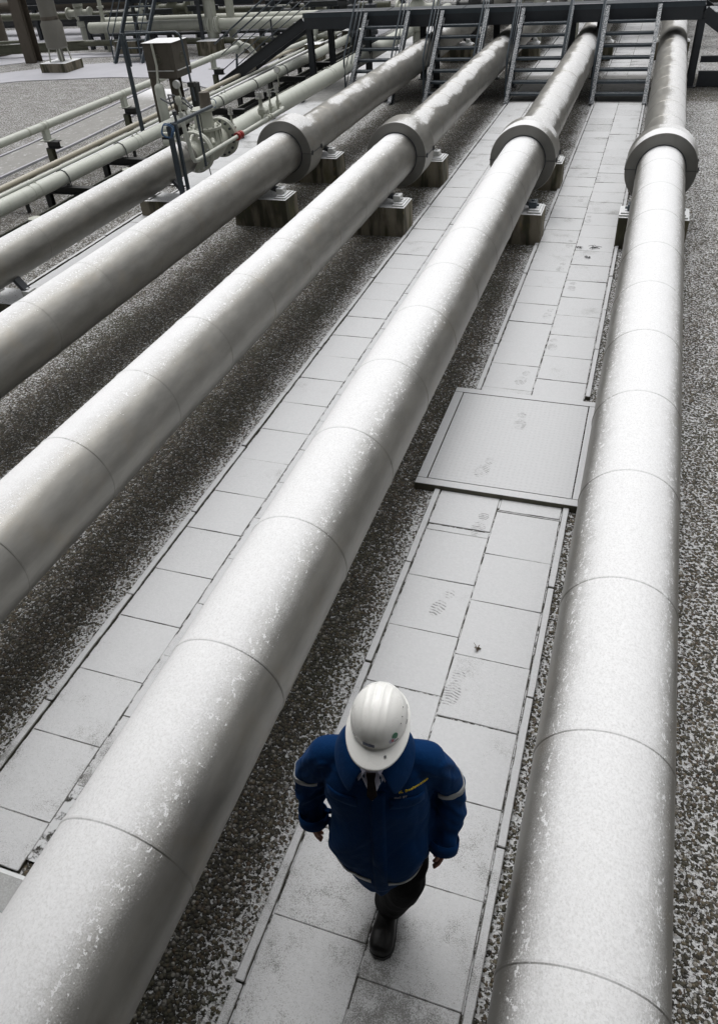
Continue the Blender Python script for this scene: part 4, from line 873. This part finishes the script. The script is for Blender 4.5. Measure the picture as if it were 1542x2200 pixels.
for i, (x0, x1, y, z, r_) in enumerate(((-30, -9, 29.7, .9, .12), (-30, -9, 31.0, 1.5, .2), (-30, -10, 32.4, 1.0, .24), (-28, -9, 36.5, 1.6, .35), (-6, 8, 26.6, .9, .12), (-6, 8, 28.6, 1.3, .22), (-7, 9, 30.6, 1.9, .3))):
    hpipe(['thin olive cross pipe left of the walkway in the plant', 'thicker cream cross pipe behind the thin olive one', 'brown cross pipe behind the far valves', 'largest dark cross pipe in the left background', 'thin cross pipe just behind the walkway', 'cream cross pipe behind the walkway', 'large brown cross pipe furthest behind the walkway'][i], x0, x1, y, z, r_, M[['olive', 'cream2', 'brownpost', 'steeldark', 'steeldark', 'cream2', 'brownpost'][i]])

for i, (x, y) in enumerate(((-8.25, 15.9), (-8.25, 17.6), (-8.2, 19.3), (-8.3, 21.0), (-8.75, 9.6), (-8.7, 12.2))):
    t = thing('drain_valve', 'low dark drain valve with pale cap, ' + ('between the cream pipes, nearest the big valve', 'between the cream pipes, second past the big valve', 'between the cream pipes, third past the big valve', 'between the cream pipes, just before the stairs', 'beside the thinner clad pipe near the left edge', 'beside the end of the thinner clad pipe')[i], 'valve', (x, y, 0), 'low drain valves')
    m = MB(); m.lathe([(0, .06), (.18, .06), (.2, .11), (.24, .11), (.27, .07), (.34, .075)], 'z', (x, y, 0), 16); m.cyl((x, y - .22, .22), (x, y + .22, .22), .05, 14); obj('body', m, M['blacksteel'], t)
    for s in (-.22, .18): m = MB(); m.cyl((x, y + s, .22), (x, y + s + .04, .22), .10, 16); obj('flange', m, M['blacksteel'], t)
    m = MB(); m.lathe([(.341, .01), (.341, .10), (.40, .10), (.41, .05), (.43, .01)], 'z', (x, y, 0), 16); obj('cap', m, M['cream2'], t)
for i, y in enumerate((9.3, 10.9, 12.1, 14.4, 16.1, 18.0)):
    t = thing('pipe_clamp', 'small bolted clamp around the low thin pipes, %s from the near end' % ('first', 'second', 'third', 'fourth', 'fifth', 'sixth')[i], 'clamp', (-10.4, y, 0), 'clamps on the low thin pipes')
    m = MB(); m.ibeam((-10.85, y, .20), (-9.95, y, .20), .08, .08, .01); obj('cross_bar', m, M['blacksteel'], t)
    for x in (-10.8, -10.0): m = MB(); m.bar((x, y, 0), (x, y, .158), .05, .05, up=(0, 1, 0)); obj('leg', m, M['blacksteel'], t)
# ================================================================== THE MAN
PO = Vector((-.60, 1.50, ZS)); PYAW = R(12)
man = thing('person', 'man in white hard hat and dark blue work jacket walking on the snowy slabs', 'person', PO)
man.rotation_euler = (0, 0, PYAW)
def pobj(name, me, mat, parent=None):
    me.materials.append(mat); o = bpy.data.objects.new(name, me); COL.objects.link(o); o.parent = parent or man; return o
def cloth(name, c, c2, sheen=.3, weave=900, rough=.85):
    n = NB(name, rough); P = n.O
    col = n.mix(n.noise(5, 4, .6), c, c2); h = n.noise(14, 4, .6)
    wv = n.noise(260, 2, .5)
    b1 = n.bump(h, .35, .02); b2 = n.bump(wv, .25, .002, b1)
    n.b.inputs['Sheen Weight'].default_value = sheen; n.b.inputs['Sheen Roughness'].default_value = .4; n.b.inputs['Sheen Tint'].default_value = (.3, .5, .9, 1) if c[2] > c[0]*2 else (.5, .5, .5, 1)
    return n.fin(col, rough, None, b2, spec=.12)
JB = cloth('dark blue work jacket cloth', (.0008, .028, .105), (.0006, .021, .080), .12)
JC = cloth('blue jacket trim cloth', (.0008, .027, .10), (.0006, .020, .075), .1)
TR = cloth('black trouser cloth', (.003, .003, .0035), (.005, .005, .006), .0)
SH = cloth('pale shirt cloth', (.55, .55, .68), (.62, .62, .72), .1)
TI = cloth('dark brown tie cloth', (.010, .008, .008), (.018, .010, .009), .1)
n = NB('skin', .5); n.b.inputs['Subsurface Weight'].default_value = .15; n.b.inputs['Subsurface Radius'].default_value = (.01, .004, .002)
SK = n.fin(n.mix(n.noise(25, 4), (.34, .16, .11), (.40, .20, .145)), .5)
n = NB('black boot leather', .35); BT = n.fin(n.mix(n.noise(18, 4), (.0025, .0025, .0025), (.006, .0055, .0055)), n.ss(n.noise(20, 4), .3, .7, .3, .55), None, n.bump(n.noise(60, 3), .2, .004))
n = NB('reflective tape', .4); RT = n.fin(n.mix(n.noise(30, 4), (.25, .26, .27), (.36, .37, .37)), .4)
n = NB('white hard hat plastic', .28); 
HW = n.fin(n.mix(n.ss(n.noise(9, 5, .7), .5, .75, 0, .5), (.90, .90, .87), (.82, .81, .77)), n.ss(n.noise(14, 4), .3, .7, .22, .4), None, n.bump(n.noise(90, 3, .6), .05, .002))
def flat_mat(name, c, r=.4):
    n = NB(name, r); return n.fin(n.mix(n.noise(20, 3), c, tuple(x*.85 for x in c)), r)
# ---- body: one skin-modifier surface
V_, E_, R_s = [], [], []
def sv(p, r, par=None):
    V_.append(p); R_s.append(r if isinstance(r, tuple) else (r, r))
    if par is not None: E_.append((par, len(V_)-1))
    return len(V_)-1
pel = sv((0, .03, .95), (.13, .10)); sp = sv((0, .03, 1.12), (.12, .09), pel); ch = sv((0, .02, 1.32), (.14, .10), sp); nk0 = sv((0, .0, 1.46), (.06, .06), ch); nk = sv((0, -.025, 1.53), .052, nk0)
hd = sv((.02, -.03, 1.60), (.066, .075), nk); hd2 = sv((.024, -.03, 1.68), (.076, .092), hd); hd3 = sv((.025, -.02, 1.74), (.045, .055), hd2)
nose = sv((.02, -.118, 1.65), .012, hd2)
for s in (1, -1): sv((.024 + s*.078, -.02, 1.655), .014, hd2)
arms = {}
for s in (-1, 1):
    sh = sv((s*.17, .02, 1.42), .055, ch)
    if s < 0: el, wr = (-.293, .055, 1.15), (-.288, -.005, .89)
    else: el, wr = (.298, .045, 1.15), (.262, -.070, .875)
    arms[s] = (el, wr); wr = tuple(Vector(wr) + (Vector(el) - Vector(wr)).normalized()*.075); e = sv(el, .042, sh); w_ = sv(wr, (.028, .022), e)
    d = (Vector(wr) - Vector(el)).normalized(); side = Vector((0, 1, 0)); side = (side - d*side.dot(d)).normalized(); inw = d.cross(side) * (1 if s > 0 else 1)
    pm_ = Vector(wr) + d*.05; pmi = sv(tuple(pm_), (.036, .018), w_)
    inn = Vector((-s, 0, 0)); inn = (inn - d*inn.dot(d)).normalized()
    for k, (o, L) in enumerate(((-.028, .068), (-.009, .078), (.010, .072), (.028, .058))):
        a = sv(tuple(pm_ + d*.04 + side*o), .0095, pmi); b = sv(tuple(pm_ + d*(.04 + L*.5) + side*o + inn*.010), .0085, a); sv(tuple(pm_ + d*(.04 + L*.9) + side*o + inn*.030), .0075, b)
    t1 = sv(tuple(Vector(wr) + d*.03 - side*.036 + inn*.01), .0115, w_); t2 = sv(tuple(Vector(wr) + d*.062 - side*.055 + inn*.022), .010, t1); sv(tuple(Vector(wr) + d*.09 - side*.058 + inn*.03), .008, t2)
legs = {1: [(.09, .02, .90), (.095, -.07, .52), (.01, .02, .10), (-.04, -.14, .045)], -1: [(-.09, .03, .90), (-.07, .14, .50), (-.05, .50, .20), (-.06, .40, .05)]}
for s, L in legs.items():
    p = pel
    for q, r in zip(L, (.085, .055, .030, .026)): p = sv(q, r, p)
me = bpy.data.meshes.new('body'); me.from_pydata(V_, E_, [])
o = bpy.data.objects.new('body', me); COL.objects.link(o)
md = o.modifiers.new('s', 'SKIN'); md.use_smooth_shade = True
for i, v in enumerate(me.skin_vertices[0].data): v.radius = R_s[i]; v.use_root = (i == pel)
ms = o.modifiers.new('u', 'SUBSURF'); ms.levels = 2; ms.render_levels = 2
def bake(o, name):
    dg = bpy.context.evaluated_depsgraph_get(); me2 = bpy.data.meshes.new_from_object(o.evaluated_get(dg)); me2.name = name
    bpy.data.objects.remove(o); return me2
body = pobj('body', bake(o, 'body'), SK)
for s in (1, -1):
    m = MB(); m.lathe([(-.012, .001), (-.010, .007), (0, .012), (.010, .007), (.012, .001)], 'y', (.022 + s*.03, -.112, 1.68), 16); e_ = pobj('eye', m.mesh('eye'), flat_mat('eye white', (.7, .7, .68)), body)
m = MB(); m.tube([(-.004, -.100, 1.605), (.02, -.106, 1.603), (.044, -.100, 1.605)], .005, 8); pobj('lips', m.mesh('lips'), flat_mat('lips', (.35, .12, .1)), body)
# ---- generic loft
def loft(rings, seg=48, cap=True):
    """rings: list of (center Vector, xdir, ydir, a, bneg, bpos, power)"""
    m = MB(); vs = []
    for (c, X, Y, a, bn, bp, pw) in rings:
        for k in range(seg):
            an = 2*math.pi*k/seg; cs, sn = math.cos(an), math.sin(an)
            u = math.copysign(abs(cs)**(2/pw), cs)*a; q = math.copysign(abs(sn)**(2/pw), sn); v = q*(bp if q > 0 else bn)
            vs.append(Vector(c) + Vector(X)*u + Vector(Y)*v)
    fs = [(i*seg+k, i*seg+(k+1) % seg, (i+1)*seg+(k+1) % seg, (i+1)*seg+k) for i in range(len(rings)-1) for k in range(seg)]
    if cap: fs += [tuple(range(seg))[::-1], tuple((len(rings)-1)*seg + k for k in range(seg))]
    m.add(vs, fs, True); return m
X3, Y3 = (1, 0, 0), (0, 1, 0)
def tor(z, cy, a, bn, bp, pw=2.4, cx=0): return ((cx, cy, z), X3, Y3, a, bn, bp, pw)
torso = loft([tor(.715, -.015, .180, .170, .14, 2.2, .0), tor(.80, -.015, .200, .180, .15, 2.2), tor(.90, -.01, .224, .186, .155, 2.3), tor(1.0, -.005, .222, .18, .155, 2.4, .01), tor(1.12, 0, .215, .165, .15, 2.4, .01), tor(1.25, .005, .215, .15, .145),
              tor(1.34, .01, .222, .136, .132), tor(1.40, .012, .198, .114, .118), tor(1.45, .015, .150, .092, .10), tor(1.485, .01, .14, .085, .095), tor(1.51, .0, .085, .075, .08)], 64)
def sleeve(s):
    el, wr = arms[s]; pts = [Vector((s*.12, .02, 1.425)), Vector((s*.20, .022, 1.405)), Vector((s*.252, .035, 1.30)), Vector(el) + Vector((0, 0, .02)), Vector(el).lerp(Vector(wr), .45), Vector(wr) + Vector((0, 0, .03))]
    rr = [.064, .070, .071, .067, .065, .058]
    # smooth curve
    P, Q = [], []
    for i in range(len(pts)-1):
        for k in range(4):
            t_ = k/4; P.append(pts[i].lerp(pts[i+1], t_)); Q.append(rr[i]*(1-t_) + rr[i+1]*t_)
    P.append(pts[-1]); Q.append(rr[-1])
    for _ in range(2):
        P = [P[0]] + [(P[i-1] + P[i]*2 + P[i+1])/4 for i in range(1, len(P)-1)] + [P[-1]]
    m = MB(); m.tube(P, Q, 32); return m
mm = MB()
for q in (torso, sleeve(1), sleeve(-1)): mm.add(q.v, q.f, True)
o = bpy.data.objects.new('j', mm.mesh('j')); COL.objects.link(o)
rm = o.modifiers.new('r', 'REMESH'); rm.mode = 'VOXEL'; rm.voxel_size = .007
sm = o.modifiers.new('s', 'SMOOTH'); sm.iterations = 5; sm.factor = .5
jm = bake(o, 'jacket')
def fold(p, nrm):
    ax = abs(p.x); s = 1 if p.x > 0 else -1; el, wr = arms[s]
    # distance from the sleeve axis decides how much this is sleeve
    A = Vector((s*.20, .022, 1.40)); B = Vector(el); C = Vector(wr)
    def dseg(p, a, b): t_ = max(0, min(1, (p - a).dot(b - a)/(b - a).length_squared)); return (p - a.lerp(b, t_)).length
    da = min(dseg(p, A, B), dseg(p, B, C)); k = max(0, min(1, (.105 - da)/.03)) if p.z < 1.42 else 0; k = k*k*(3 - 2*k)
    if ax < .17: k = 0
    t_ = p.z
    w1 = noise.noise(Vector((p.x*6 + 3*s, p.y*9, p.z*11 + p.x*9*s + p.y*8)))
    w3 = noise.noise(Vector((p.x*14, p.y*14 + 7, p.z*5)))
    amp = .012 + .010*math.exp(-((t_ - 1.13)/.08)**2) + .007*math.exp(-((t_ - .95)/.06)**2)
    darm = amp*(.7 - abs(w1)*2.6) + .007*w3 - .004*max(0, 1 - abs(w3)*9)
    w1 = noise.noise(Vector((p.x*5 + p.z*2.0*s, p.y*4, p.z*2.4))); w2 = noise.noise(Vector((p.x*9 - p.z*4, p.y*7 + 4, p.z*4)))
    lo = max(0, min(1, (1.38 - p.z)/.3))
    d = (.024*lo + .005)*(.7 - abs(w1)*2.4) + .009*lo*w2 - .005*max(0, 1 - abs(w2)*8)*lo
    d -= .004*math.exp(-((p.z - 1.385 - .05*ax)/.006)**2) if p.y < .0 and ax > .03 else 0
    if p.y < 0:
        d += .004*(1/(1 + math.exp(-(p.x + .012)/.004)) - 1/(1 + math.exp(-(p.x - .045)/.004)))
        if p.z < .95: d += .012*(.95 - p.z)/.2*math.exp(-(p.x/.10)**2)
    return d*(1 - k) + darm*k - .006 - .006*k*(1 - k)*4
import numpy as np
D_ = np.array([fold(v.co, v.normal) for v in jm.vertices]); ee = np.array([tuple(e.vertices) for e in jm.edges]); dg_ = np.bincount(ee.ravel(), minlength=len(D_))
for _ in range(3):
    s_ = np.bincount(ee[:, 0], D_[ee[:, 1]], len(D_)) + np.bincount(ee[:, 1], D_[ee[:, 0]], len(D_)); D_ = .5*D_ + .5*s_/np.maximum(dg_, 1)
nr_ = [v.normal.copy() for v in jm.vertices]
for v, q, d_ in zip(jm.vertices, nr_, D_): v.co = v.co + q*float(d_)
for v in jm.vertices:
    if v.co.z < .84: 
        k = (.84 - v.co.z)/.10
        v.co.z -= k*(.030*math.exp(-((v.co.x + .02)/.08)**2)*max(0, min(1, -v.co.y*10))) + k*.006*noise.noise(v.co*5)
bm = bmesh.new(); bm.from_mesh(jm)
bmesh.ops.smooth_vert(bm, verts=bm.verts, factor=.5, use_axis_x=True, use_axis_y=True, use_axis_z=True); bm.to_mesh(jm); bm.free()
for p in jm.polygons: p.use_smooth = True
jb = BVHTree.FromPolygons([v.co.copy() for v in jm.vertices], [tuple(p.vertices) for p in jm.polygons])
jacket = pobj('jacket', jm, JB)
def snap(p, d, off=.003, bvh=jb):
    h = bvh.ray_cast(Vector(p), Vector(d).normalized())
    return (h[0] - Vector(d).normalized()*off) if h[0] is not None else None
def strip(rows_, off=.003, th=.003, bvh=jb):
    """rows_: grid of (origin, direction); makes a thin patch lying on the cloth"""
    m = MB(); H = len(rows_); W = len(rows_[0]); top = []; 
    for r_ in rows_:
        for (p, d) in r_:
            q = snap(p, d, off, bvh)
            top.append(q)
    fs = []
    for i in range(H-1):
        for j in range(W-1):
            q = (i*W+j, i*W+j+1, (i+1)*W+j+1, (i+1)*W+j)
            if all(top[k] is not None for k in q) and max((top[q[0]]-top[k]).length for k in q) < .06: fs.append(q)
    vs = [t if t is not None else Vector((0, 0, 0)) for t in top]; m.add(vs, fs, True)
    me = m.mesh('strip'); bm = bmesh.new(); bm.from_mesh(me); bmesh.ops.delete(bm, geom=[v for v in bm.verts if not v.link_faces], context='VERTS'); bm.to_mesh(me); bm.free(); return me
def solid(o, th):
    md = o.modifiers.new('t', 'SOLIDIFY'); md.thickness = th; md.offset = 0; return o
# reflective bands: upper arms, hem
for s in (-1, 1):
    c0, c1 = Vector((s*.268, .038, 1.235)), Vector((s*.272, .04, 1.205)); ax = Vector((s*.12, .05, -1)).normalized(); u = ax.orthogonal().normalized(); v = ax.cross(u)
    rows_ = [[(c + (u*math.cos(a) + v*math.sin(a))*.2, -(u*math.cos(a) + v*math.sin(a))) for a in [i*math.pi/20 for i in range(41)]] for c in (c0, c0.lerp(c1, .5), c1)]
    # only cast onto the sleeve side facing outwards (the torso would catch the inner rays)
    rows_ = [[(p, d) for (p, d) in r_ if (p.x - c0.x)*s > -.13] for r_ in rows_]
    k = min(len(r_) for r_ in rows_); rows_ = [r_[:k] for r_ in rows_]
    solid(pobj('reflective_band', strip(rows_), RT, jacket), .003)
for a0, a1 in ((R(200), R(262)), (R(276), R(342))):
    rows_ = [[(Vector((math.cos(a)*.5, math.sin(a)*.5, z)), Vector((-math.cos(a), -math.sin(a), 0))) for a in [a0 + (a1 - a0)*i/24 for i in range(25)]] for z in (.835, .82, .805)]
    solid(pobj('reflective_band', strip(rows_), RT, jacket), .003)
# front closing flap and pocket flap
rows_ = [[(Vector((x, -.5, z)), Vector((0, 1, 0))) for x in (-.014, 0, .014, .028, .044)] for z in [.745 + i*.02 for i in range(32)]]
solid(pobj('front_flap', strip(rows_, .004), JC, jacket), .005)
for cx, w_ in ((-.125, .06), (.125, .065)):
    rows_ = [[(Vector((cx + w_*(i/6 - .5)*2, -.5, z)), Vector((0, 1, 0))) for i in range(7)] for z in (1.335, 1.32, 1.305, 1.29)]
    solid(pobj('pocket_flap', strip(rows_, .005), JC, jacket), .004)
# shirt, tie, collar
m = MB(); pts = []
for (z, w_, y) in ((1.535, .062, -.052), (1.50, .062, -.085), (1.46, .048, -.112), (1.43, .032, -.126), (1.40, .018, -.135), (1.375, .005, -.142)):
    pts.append([(x*w_, y - .012 + abs(x)**2*.03, z) for x in (-1, -.6, -.2, .2, .6, 1)])
vs = [q for r_ in pts for q in r_]; m.add(vs, [(i*6+j, i*6+j+1, (i+1)*6+j+1, (i+1)*6+j) for i in range(5) for j in range(5)], True); shirt = solid(pobj('shirt', m.mesh('shirt'), SH), .004)
for s in (-1, 1):
    m = MB(); m.add([(s*.012, -.108, 1.525), (s*.070, -.055, 1.545), (s*.078, -.065, 1.50), (s*.048, -.128, 1.465)], [(0, 1, 2, 3)]); solid(pobj('shirt_collar', m.mesh('c'), SH, shirt), .006)
m = MB(); m.add([(-.018, -.125, 1.515), (.018, -.125, 1.515), (.013, -.140, 1.485), (-.013, -.140, 1.485), (.020, -.152, 1.41), (-.018, -.152, 1.41), (.0, -.158, 1.385)], [(0, 1, 2, 3), (3, 2, 4, 5), (5, 4, 6)]); solid(pobj('tie', m.mesh('tie'), TI, shirt), .008)
# jacket collar: stands round the neck and folds down in front
m = MB(); W = 24; vs = []
for i in range(W + 1):
    a = R(-90) + (i/W - .5)*2*R(146) + R(180); c, s_ = math.cos(a), math.sin(a)          # open at the front (-y)
    fr = abs(i/W - .5)*2; op = max(0, fr - .55)/.45
    base = Vector((c*.098, s_*.09 + .0, 1.485 - .085*op)); top_ = Vector((c*.088, s_*.08 - .005, 1.555 - .05*op)); fold_ = Vector((c*(.128 + .02*op), s_*.118 - .01*op, 1.535 - .055*op)); end = Vector((c*(.155 + .035*op), s_*.145 - .01*op, 1.475 - .075*op))
    if op > 0:
        base.x *= (1 - .70*op); top_.x *= (1 - .35*op); fold_.x *= (1 - .30*op); end.x *= (1 - .22*op); base.y -= .055*op; top_.y -= .035*op; fold_.y -= .035*op; end.y -= .02*op; base.z -= .01*op
    vs += [base, top_, top_.lerp(fold_, .5) + Vector((0, 0, .006)), fold_, end]
m.add(vs, [(i*5+j, i*5+j+1, (i+1)*5+j+1, (i+1)*5+j) for i in range(W) for j in range(4)], True)
o = pobj('collar', m.mesh('collar'), JC, jacket); solid(o, .009); sb = o.modifiers.new('s', 'SUBSURF'); sb.levels = sb.render_levels = 2
# cuffs
for s in (-1, 1):
    el, wr = arms[s]; d = (Vector(wr) - Vector(el)).normalized(); c = Vector(wr) + Vector((0, 0, .03))
    m = MB(); m.tube([c - d*.045, c - d*.02, c + d*.006, c + d*.012], [.061, .063, .062, .052], 32, caps=False); solid(pobj('cuff', m.mesh('cuff'), JC, jacket), .004)
# embroidered name
def lettering(txt, size, x, z, mat, name, par, bvh, ydir=1):
    cu = bpy.data.curves.new('t', 'FONT'); cu.body = txt; cu.size = size; cu.align_x = 'CENTER'; cu.extrude = 0; cu.offset = size*.012
    o = bpy.data.objects.new('t', cu); COL.objects.link(o); me = bake(o, name)
    bm = bmesh.new(); bm.from_mesh(me); bmesh.ops.subdivide_edges(bm, edges=bm.edges, cuts=1)
    xs = [v.co.x for v in bm.verts]; X0, X1 = min(xs), max(xs); ks = []
    for i in range(6):
        px = X0 + (X1 - X0)*i/5; hs_ = [snap(Vector((x + px, -.5, z + dz)), (0, 1, 0), .007, bvh).y for dz in (-.006, .006, .018)]; ks.append(min(hs_))
    for _ in range(2): ks = [ks[0]] + [(ks[i-1] + ks[i] + ks[i+1])/3 for i in range(1, 5)] + [ks[5]]
    for v in bm.verts:
        f_ = (v.co.x - X0)/(X1 - X0)*5; i = min(4, int(f_)); yy = ks[i]*(1 - f_ + i) + ks[i+1]*(f_ - i)
        v.co = Vector((x + v.co.x, yy - .002, z + v.co.y + v.co.x*.12))
    bm.to_mesh(me); bm.free(); return solid(pobj(name, me, mat, par), .003)
lettering('K. Beckmeier', .0195, .148, 1.368, flat_mat('yellow thread', (.65, .48, .02)), 'name_lettering', jacket, jb)
lettering('MaC ZT', .014, .102, 1.345, flat_mat('grey print', (.16, .16, .2)), 'chest_lettering', jacket, jb)
# trousers and boots
for s, L in legs.items():
    P = [Vector(q) for q in L]; a, b, c = P[0], P[1], P[2]
    pts = [a + Vector((0, 0, .03)), a.lerp(b, .5) + Vector((0, -.01, 0)), b, b.lerp(c, .45) + Vector((0, .01, 0)), b.lerp(c, .97)]
    Q, rr = [], []
    r0_ = [.112, .106, .092, .084, .082]
    for i in range(4):
        for k in range(6): t_ = k/6; Q.append(pts[i].lerp(pts[i+1], t_)); rr.append(r0_[i]*(1-t_) + r0_[i+1]*t_)
    Q.append(pts[-1]); rr.append(r0_[-1])
    for _ in range(3): Q = [Q[0]] + [(Q[i-1] + Q[i]*2 + Q[i+1])/4 for i in range(1, len(Q)-1)] + [Q[-1]]
    m = MB(); m.tube(Q, rr, 32); me = m.mesh('trouser'); me.update()
    for v in me.vertices: v.co += v.normal*.014*noise.noise(Vector((v.co.x*7, v.co.y*7 + s, v.co.z*13)))
    pobj('trouser_leg', me, TR)
    # boot
    if s > 0: ank, toe = Vector((.005, .030, .0)), Vector((-.030, -.195, 0)); lift = 0
    else: ank, toe = Vector((-.05, .52, .09)), Vector((-.06, .33, .0)); lift = 0
    d = (toe - ank); Lf = d.length; d.normalize(); sx = Vector((-d.y, d.x, 0)).normalized(); up = sx.cross(d).normalized() if sx.cross(d).z > 0 else -sx.cross(d).normalized()
    rings = []
    for f, wd, ht in ((-.30, .020, .03), (-.27, .032, .06), (-.15, .040, .085), (.0, .043, .098), (.2, .044, .098), (.4, .047, .085), (.6, .053, .068), (.8, .054, .060), (.93, .047, .054), (1.0, .034, .045), (1.03, .016, .028)):
        wd *= 1.12; ht *= 1.1; c_ = ank + d*Lf*f + up*(ht/2 + .018); rings.append((c_, sx, up, wd, ht/2, ht/2, 2.6))
    bt = loft(rings, 28); sh = MB(); sh.tube([ank + Vector((0, -.005, .06)), ank + Vector((0, 0, .12)), c.lerp(b, .12) + Vector((0, 0, .03)), c.lerp(b, .28)], [.05, .05, .058, .062], 28)
    bt.add(sh.v, sh.f, True); o = bpy.data.objects.new('b', bt.mesh('b')); COL.objects.link(o); rm = o.modifiers.new('r', 'REMESH'); rm.mode = 'VOXEL'; rm.voxel_size = .006; sm = o.modifiers.new('s', 'SMOOTH'); sm.iterations = 6; sm.factor = .5
    me = bake(o, 'boot')
    for p in me.polygons: p.use_smooth = True
    bo = pobj('boot', me, BT)
    so = loft([(ank + d*Lf*f + up*.010, sx, d, 0, 0, 0, 2) for f in (0,)], 3) if False else None
    out = [(-.31, .026), (-.25, .042), (0, .049), (.25, .049), (.6, .061), (.8, .063), (.95, .052), (1.05, .024)]
    ring = [ank + d*Lf*f + sx*w_ for f, w_ in out] + [ank + d*Lf*f - sx*w_ for f, w_ in reversed(out)]
    m = MB(); k = len(ring); m.add([q + up*.0005 for q in ring] + [q + up*.026 for q in ring], [tuple(range(k))[::-1], tuple(range(k, 2*k))] + [(i, (i+1) % k, (i+1) % k + k, i + k) for i in range(k)]); pobj('sole', m.mesh('sole'), M['blacksteel'], bo)
# hard hat
hc = Vector((.028, -.012, 1.700)); Mh = Matrix.Translation(hc) @ Matrix.Rotation(R(-6), 4, 'Z') @ Matrix.Rotation(R(10), 4, 'X') @ Matrix.Scale(.90, 4)
def hat_r(a):
    return .113, .134
seg = 120; vs = []; fs = []; NR = 40
def hat_pt(t, a):
    ca, sa = math.cos(a), math.sin(a); A, B, H = .111, .134, .128
    if t <= 1:
        ph = t*math.pi/2; r = math.sin(ph)**.92; x, y, z = A*r*ca, B*r*sa, H*math.cos(ph)**.95
        # four lengthwise ribs over the crown
        env = max(0, 1 - abs(y/B)**6)
        for rx in (-.045, -.016, .016, .045):
            k = math.exp(-((x - rx)/.0042)**2); k2 = 1.0 if abs(y) < .125 else 0
            z += .0042*k*env; 
        return Vector((x, y, z))
    u = t - 1                                       # rim and peak
    front = max(0, -sa); pk = .012 + .062*(front**1.3); 
    rr = 1 + 0; x = A*ca + (pk*ca*(.9 if front < .3 else .45))*u; y = B*sa + pk*sa*u; z = -.004 - .010*u - .020*front*u**1.5
    if front > .2: x = A*ca*(1 + .10*u) + A*.30*u*front*math.copysign(abs(ca)**.6, ca)
    return Vector((x, y, z))
ts = [i/30 for i in range(31)] + [1.0001, 1.15, 1.4, 1.7, 1.9, 2.0]
for t_ in ts:
    for k in range(seg): vs.append(Mh @ hat_pt(t_, 2*math.pi*k/seg))
N_ = len(ts)
fs = [(i*seg+k, i*seg+(k+1) % seg, (i+1)*seg+(k+1) % seg, (i+1)*seg+k) for i in range(N_-1) for k in range(seg)]
m = MB(); m.add(vs, fs, True); hat = pobj('hard_hat', m.mesh('hat'), HW); solid(hat, .0035)
hb = BVHTree.FromPolygons([v.co.copy() for v in hat.data.vertices], [tuple(p.vertices) for p in hat.data.polygons])
def sticker(name, a, t_, w_, h_, mat, round_=False, off=.003, rot=0):
    c = Mh @ hat_pt(t_, a); e = Mh @ hat_pt(t_ + .02, a); f = Mh @ hat_pt(t_, a + .05); v = (c - e).normalized(); u = (f - c); u = (u - v*u.dot(v)).normalized(); nrm = u.cross(v); cen = Mh @ Vector((0, 0, .02))
    if nrm.dot(c - cen) < 0: nrm = -nrm
    m = MB()
    if round_: pr = [(math.cos(k*R(20))*w_/2, math.sin(k*R(20))*h_/2) for k in range(18)]
    else:
        pr = [(-w_/2, -h_/2), (0, -h_/2), (w_/2, -h_/2), (w_/2, h_/2), (0, h_/2), (-w_/2, h_/2)]
    pts = []
    for (x, y) in [(0, 0)] + pr:
        xr, yr = x*math.cos(rot) - y*math.sin(rot), x*math.sin(rot) + y*math.cos(rot)
        p = c + u*xr + v*yr + nrm*.05; h = hb.ray_cast(p, -nrm); pts.append((h[0] if h[0] else c) + nrm*off)
    k = len(pr); m.add(pts, [(0, i + 1, (i + 1) % k + 1) for i in range(k)]); return solid(pobj(name, m.mesh(name), mat, hat), .001)
sticker('brand_plate', R(-98), .885, .042, .015, flat_mat('navy plate', (.045, .055, .14)), False, .0035)
sticker('green_sticker', R(-42), .80, .026, .026, flat_mat('green sticker', (.0, .16, .07)), True)
sticker('round_sticker', R(-50), .865, .026, .022, flat_mat('pale sticker', (.50, .48, .62)), True)
sticker('sticker_mark', R(-49.5), .858, .010, .013, flat_mat('red sticker mark', (.5, .12, .14)), True, .0045)
for a, t_, w_ in ((-135, .90, .018), (-42, .93, .020), (-5, .91, .02), (22, .90, .018)):
    sticker('vent_slot', R(a), t_, w_, .005, flat_mat('vent shadow', (.12, .12, .13)), True, .0036)
for a, t_ in ((-8, .66), (-20, .70), (10, .63)): sticker('rivet', R(a), t_, .004, .004, M['blacksteel'], True, .0036)
c = Mh @ (hat_pt(1.45, R(-68)) + Vector((0, 0, .004))); m = MB(); m.cyl(c, c + (Mh.to_3x3() @ Vector((0, 0, .002))), .0045, 16); pobj('peak_button', m.mesh('b'), M['steeldark'], hat)
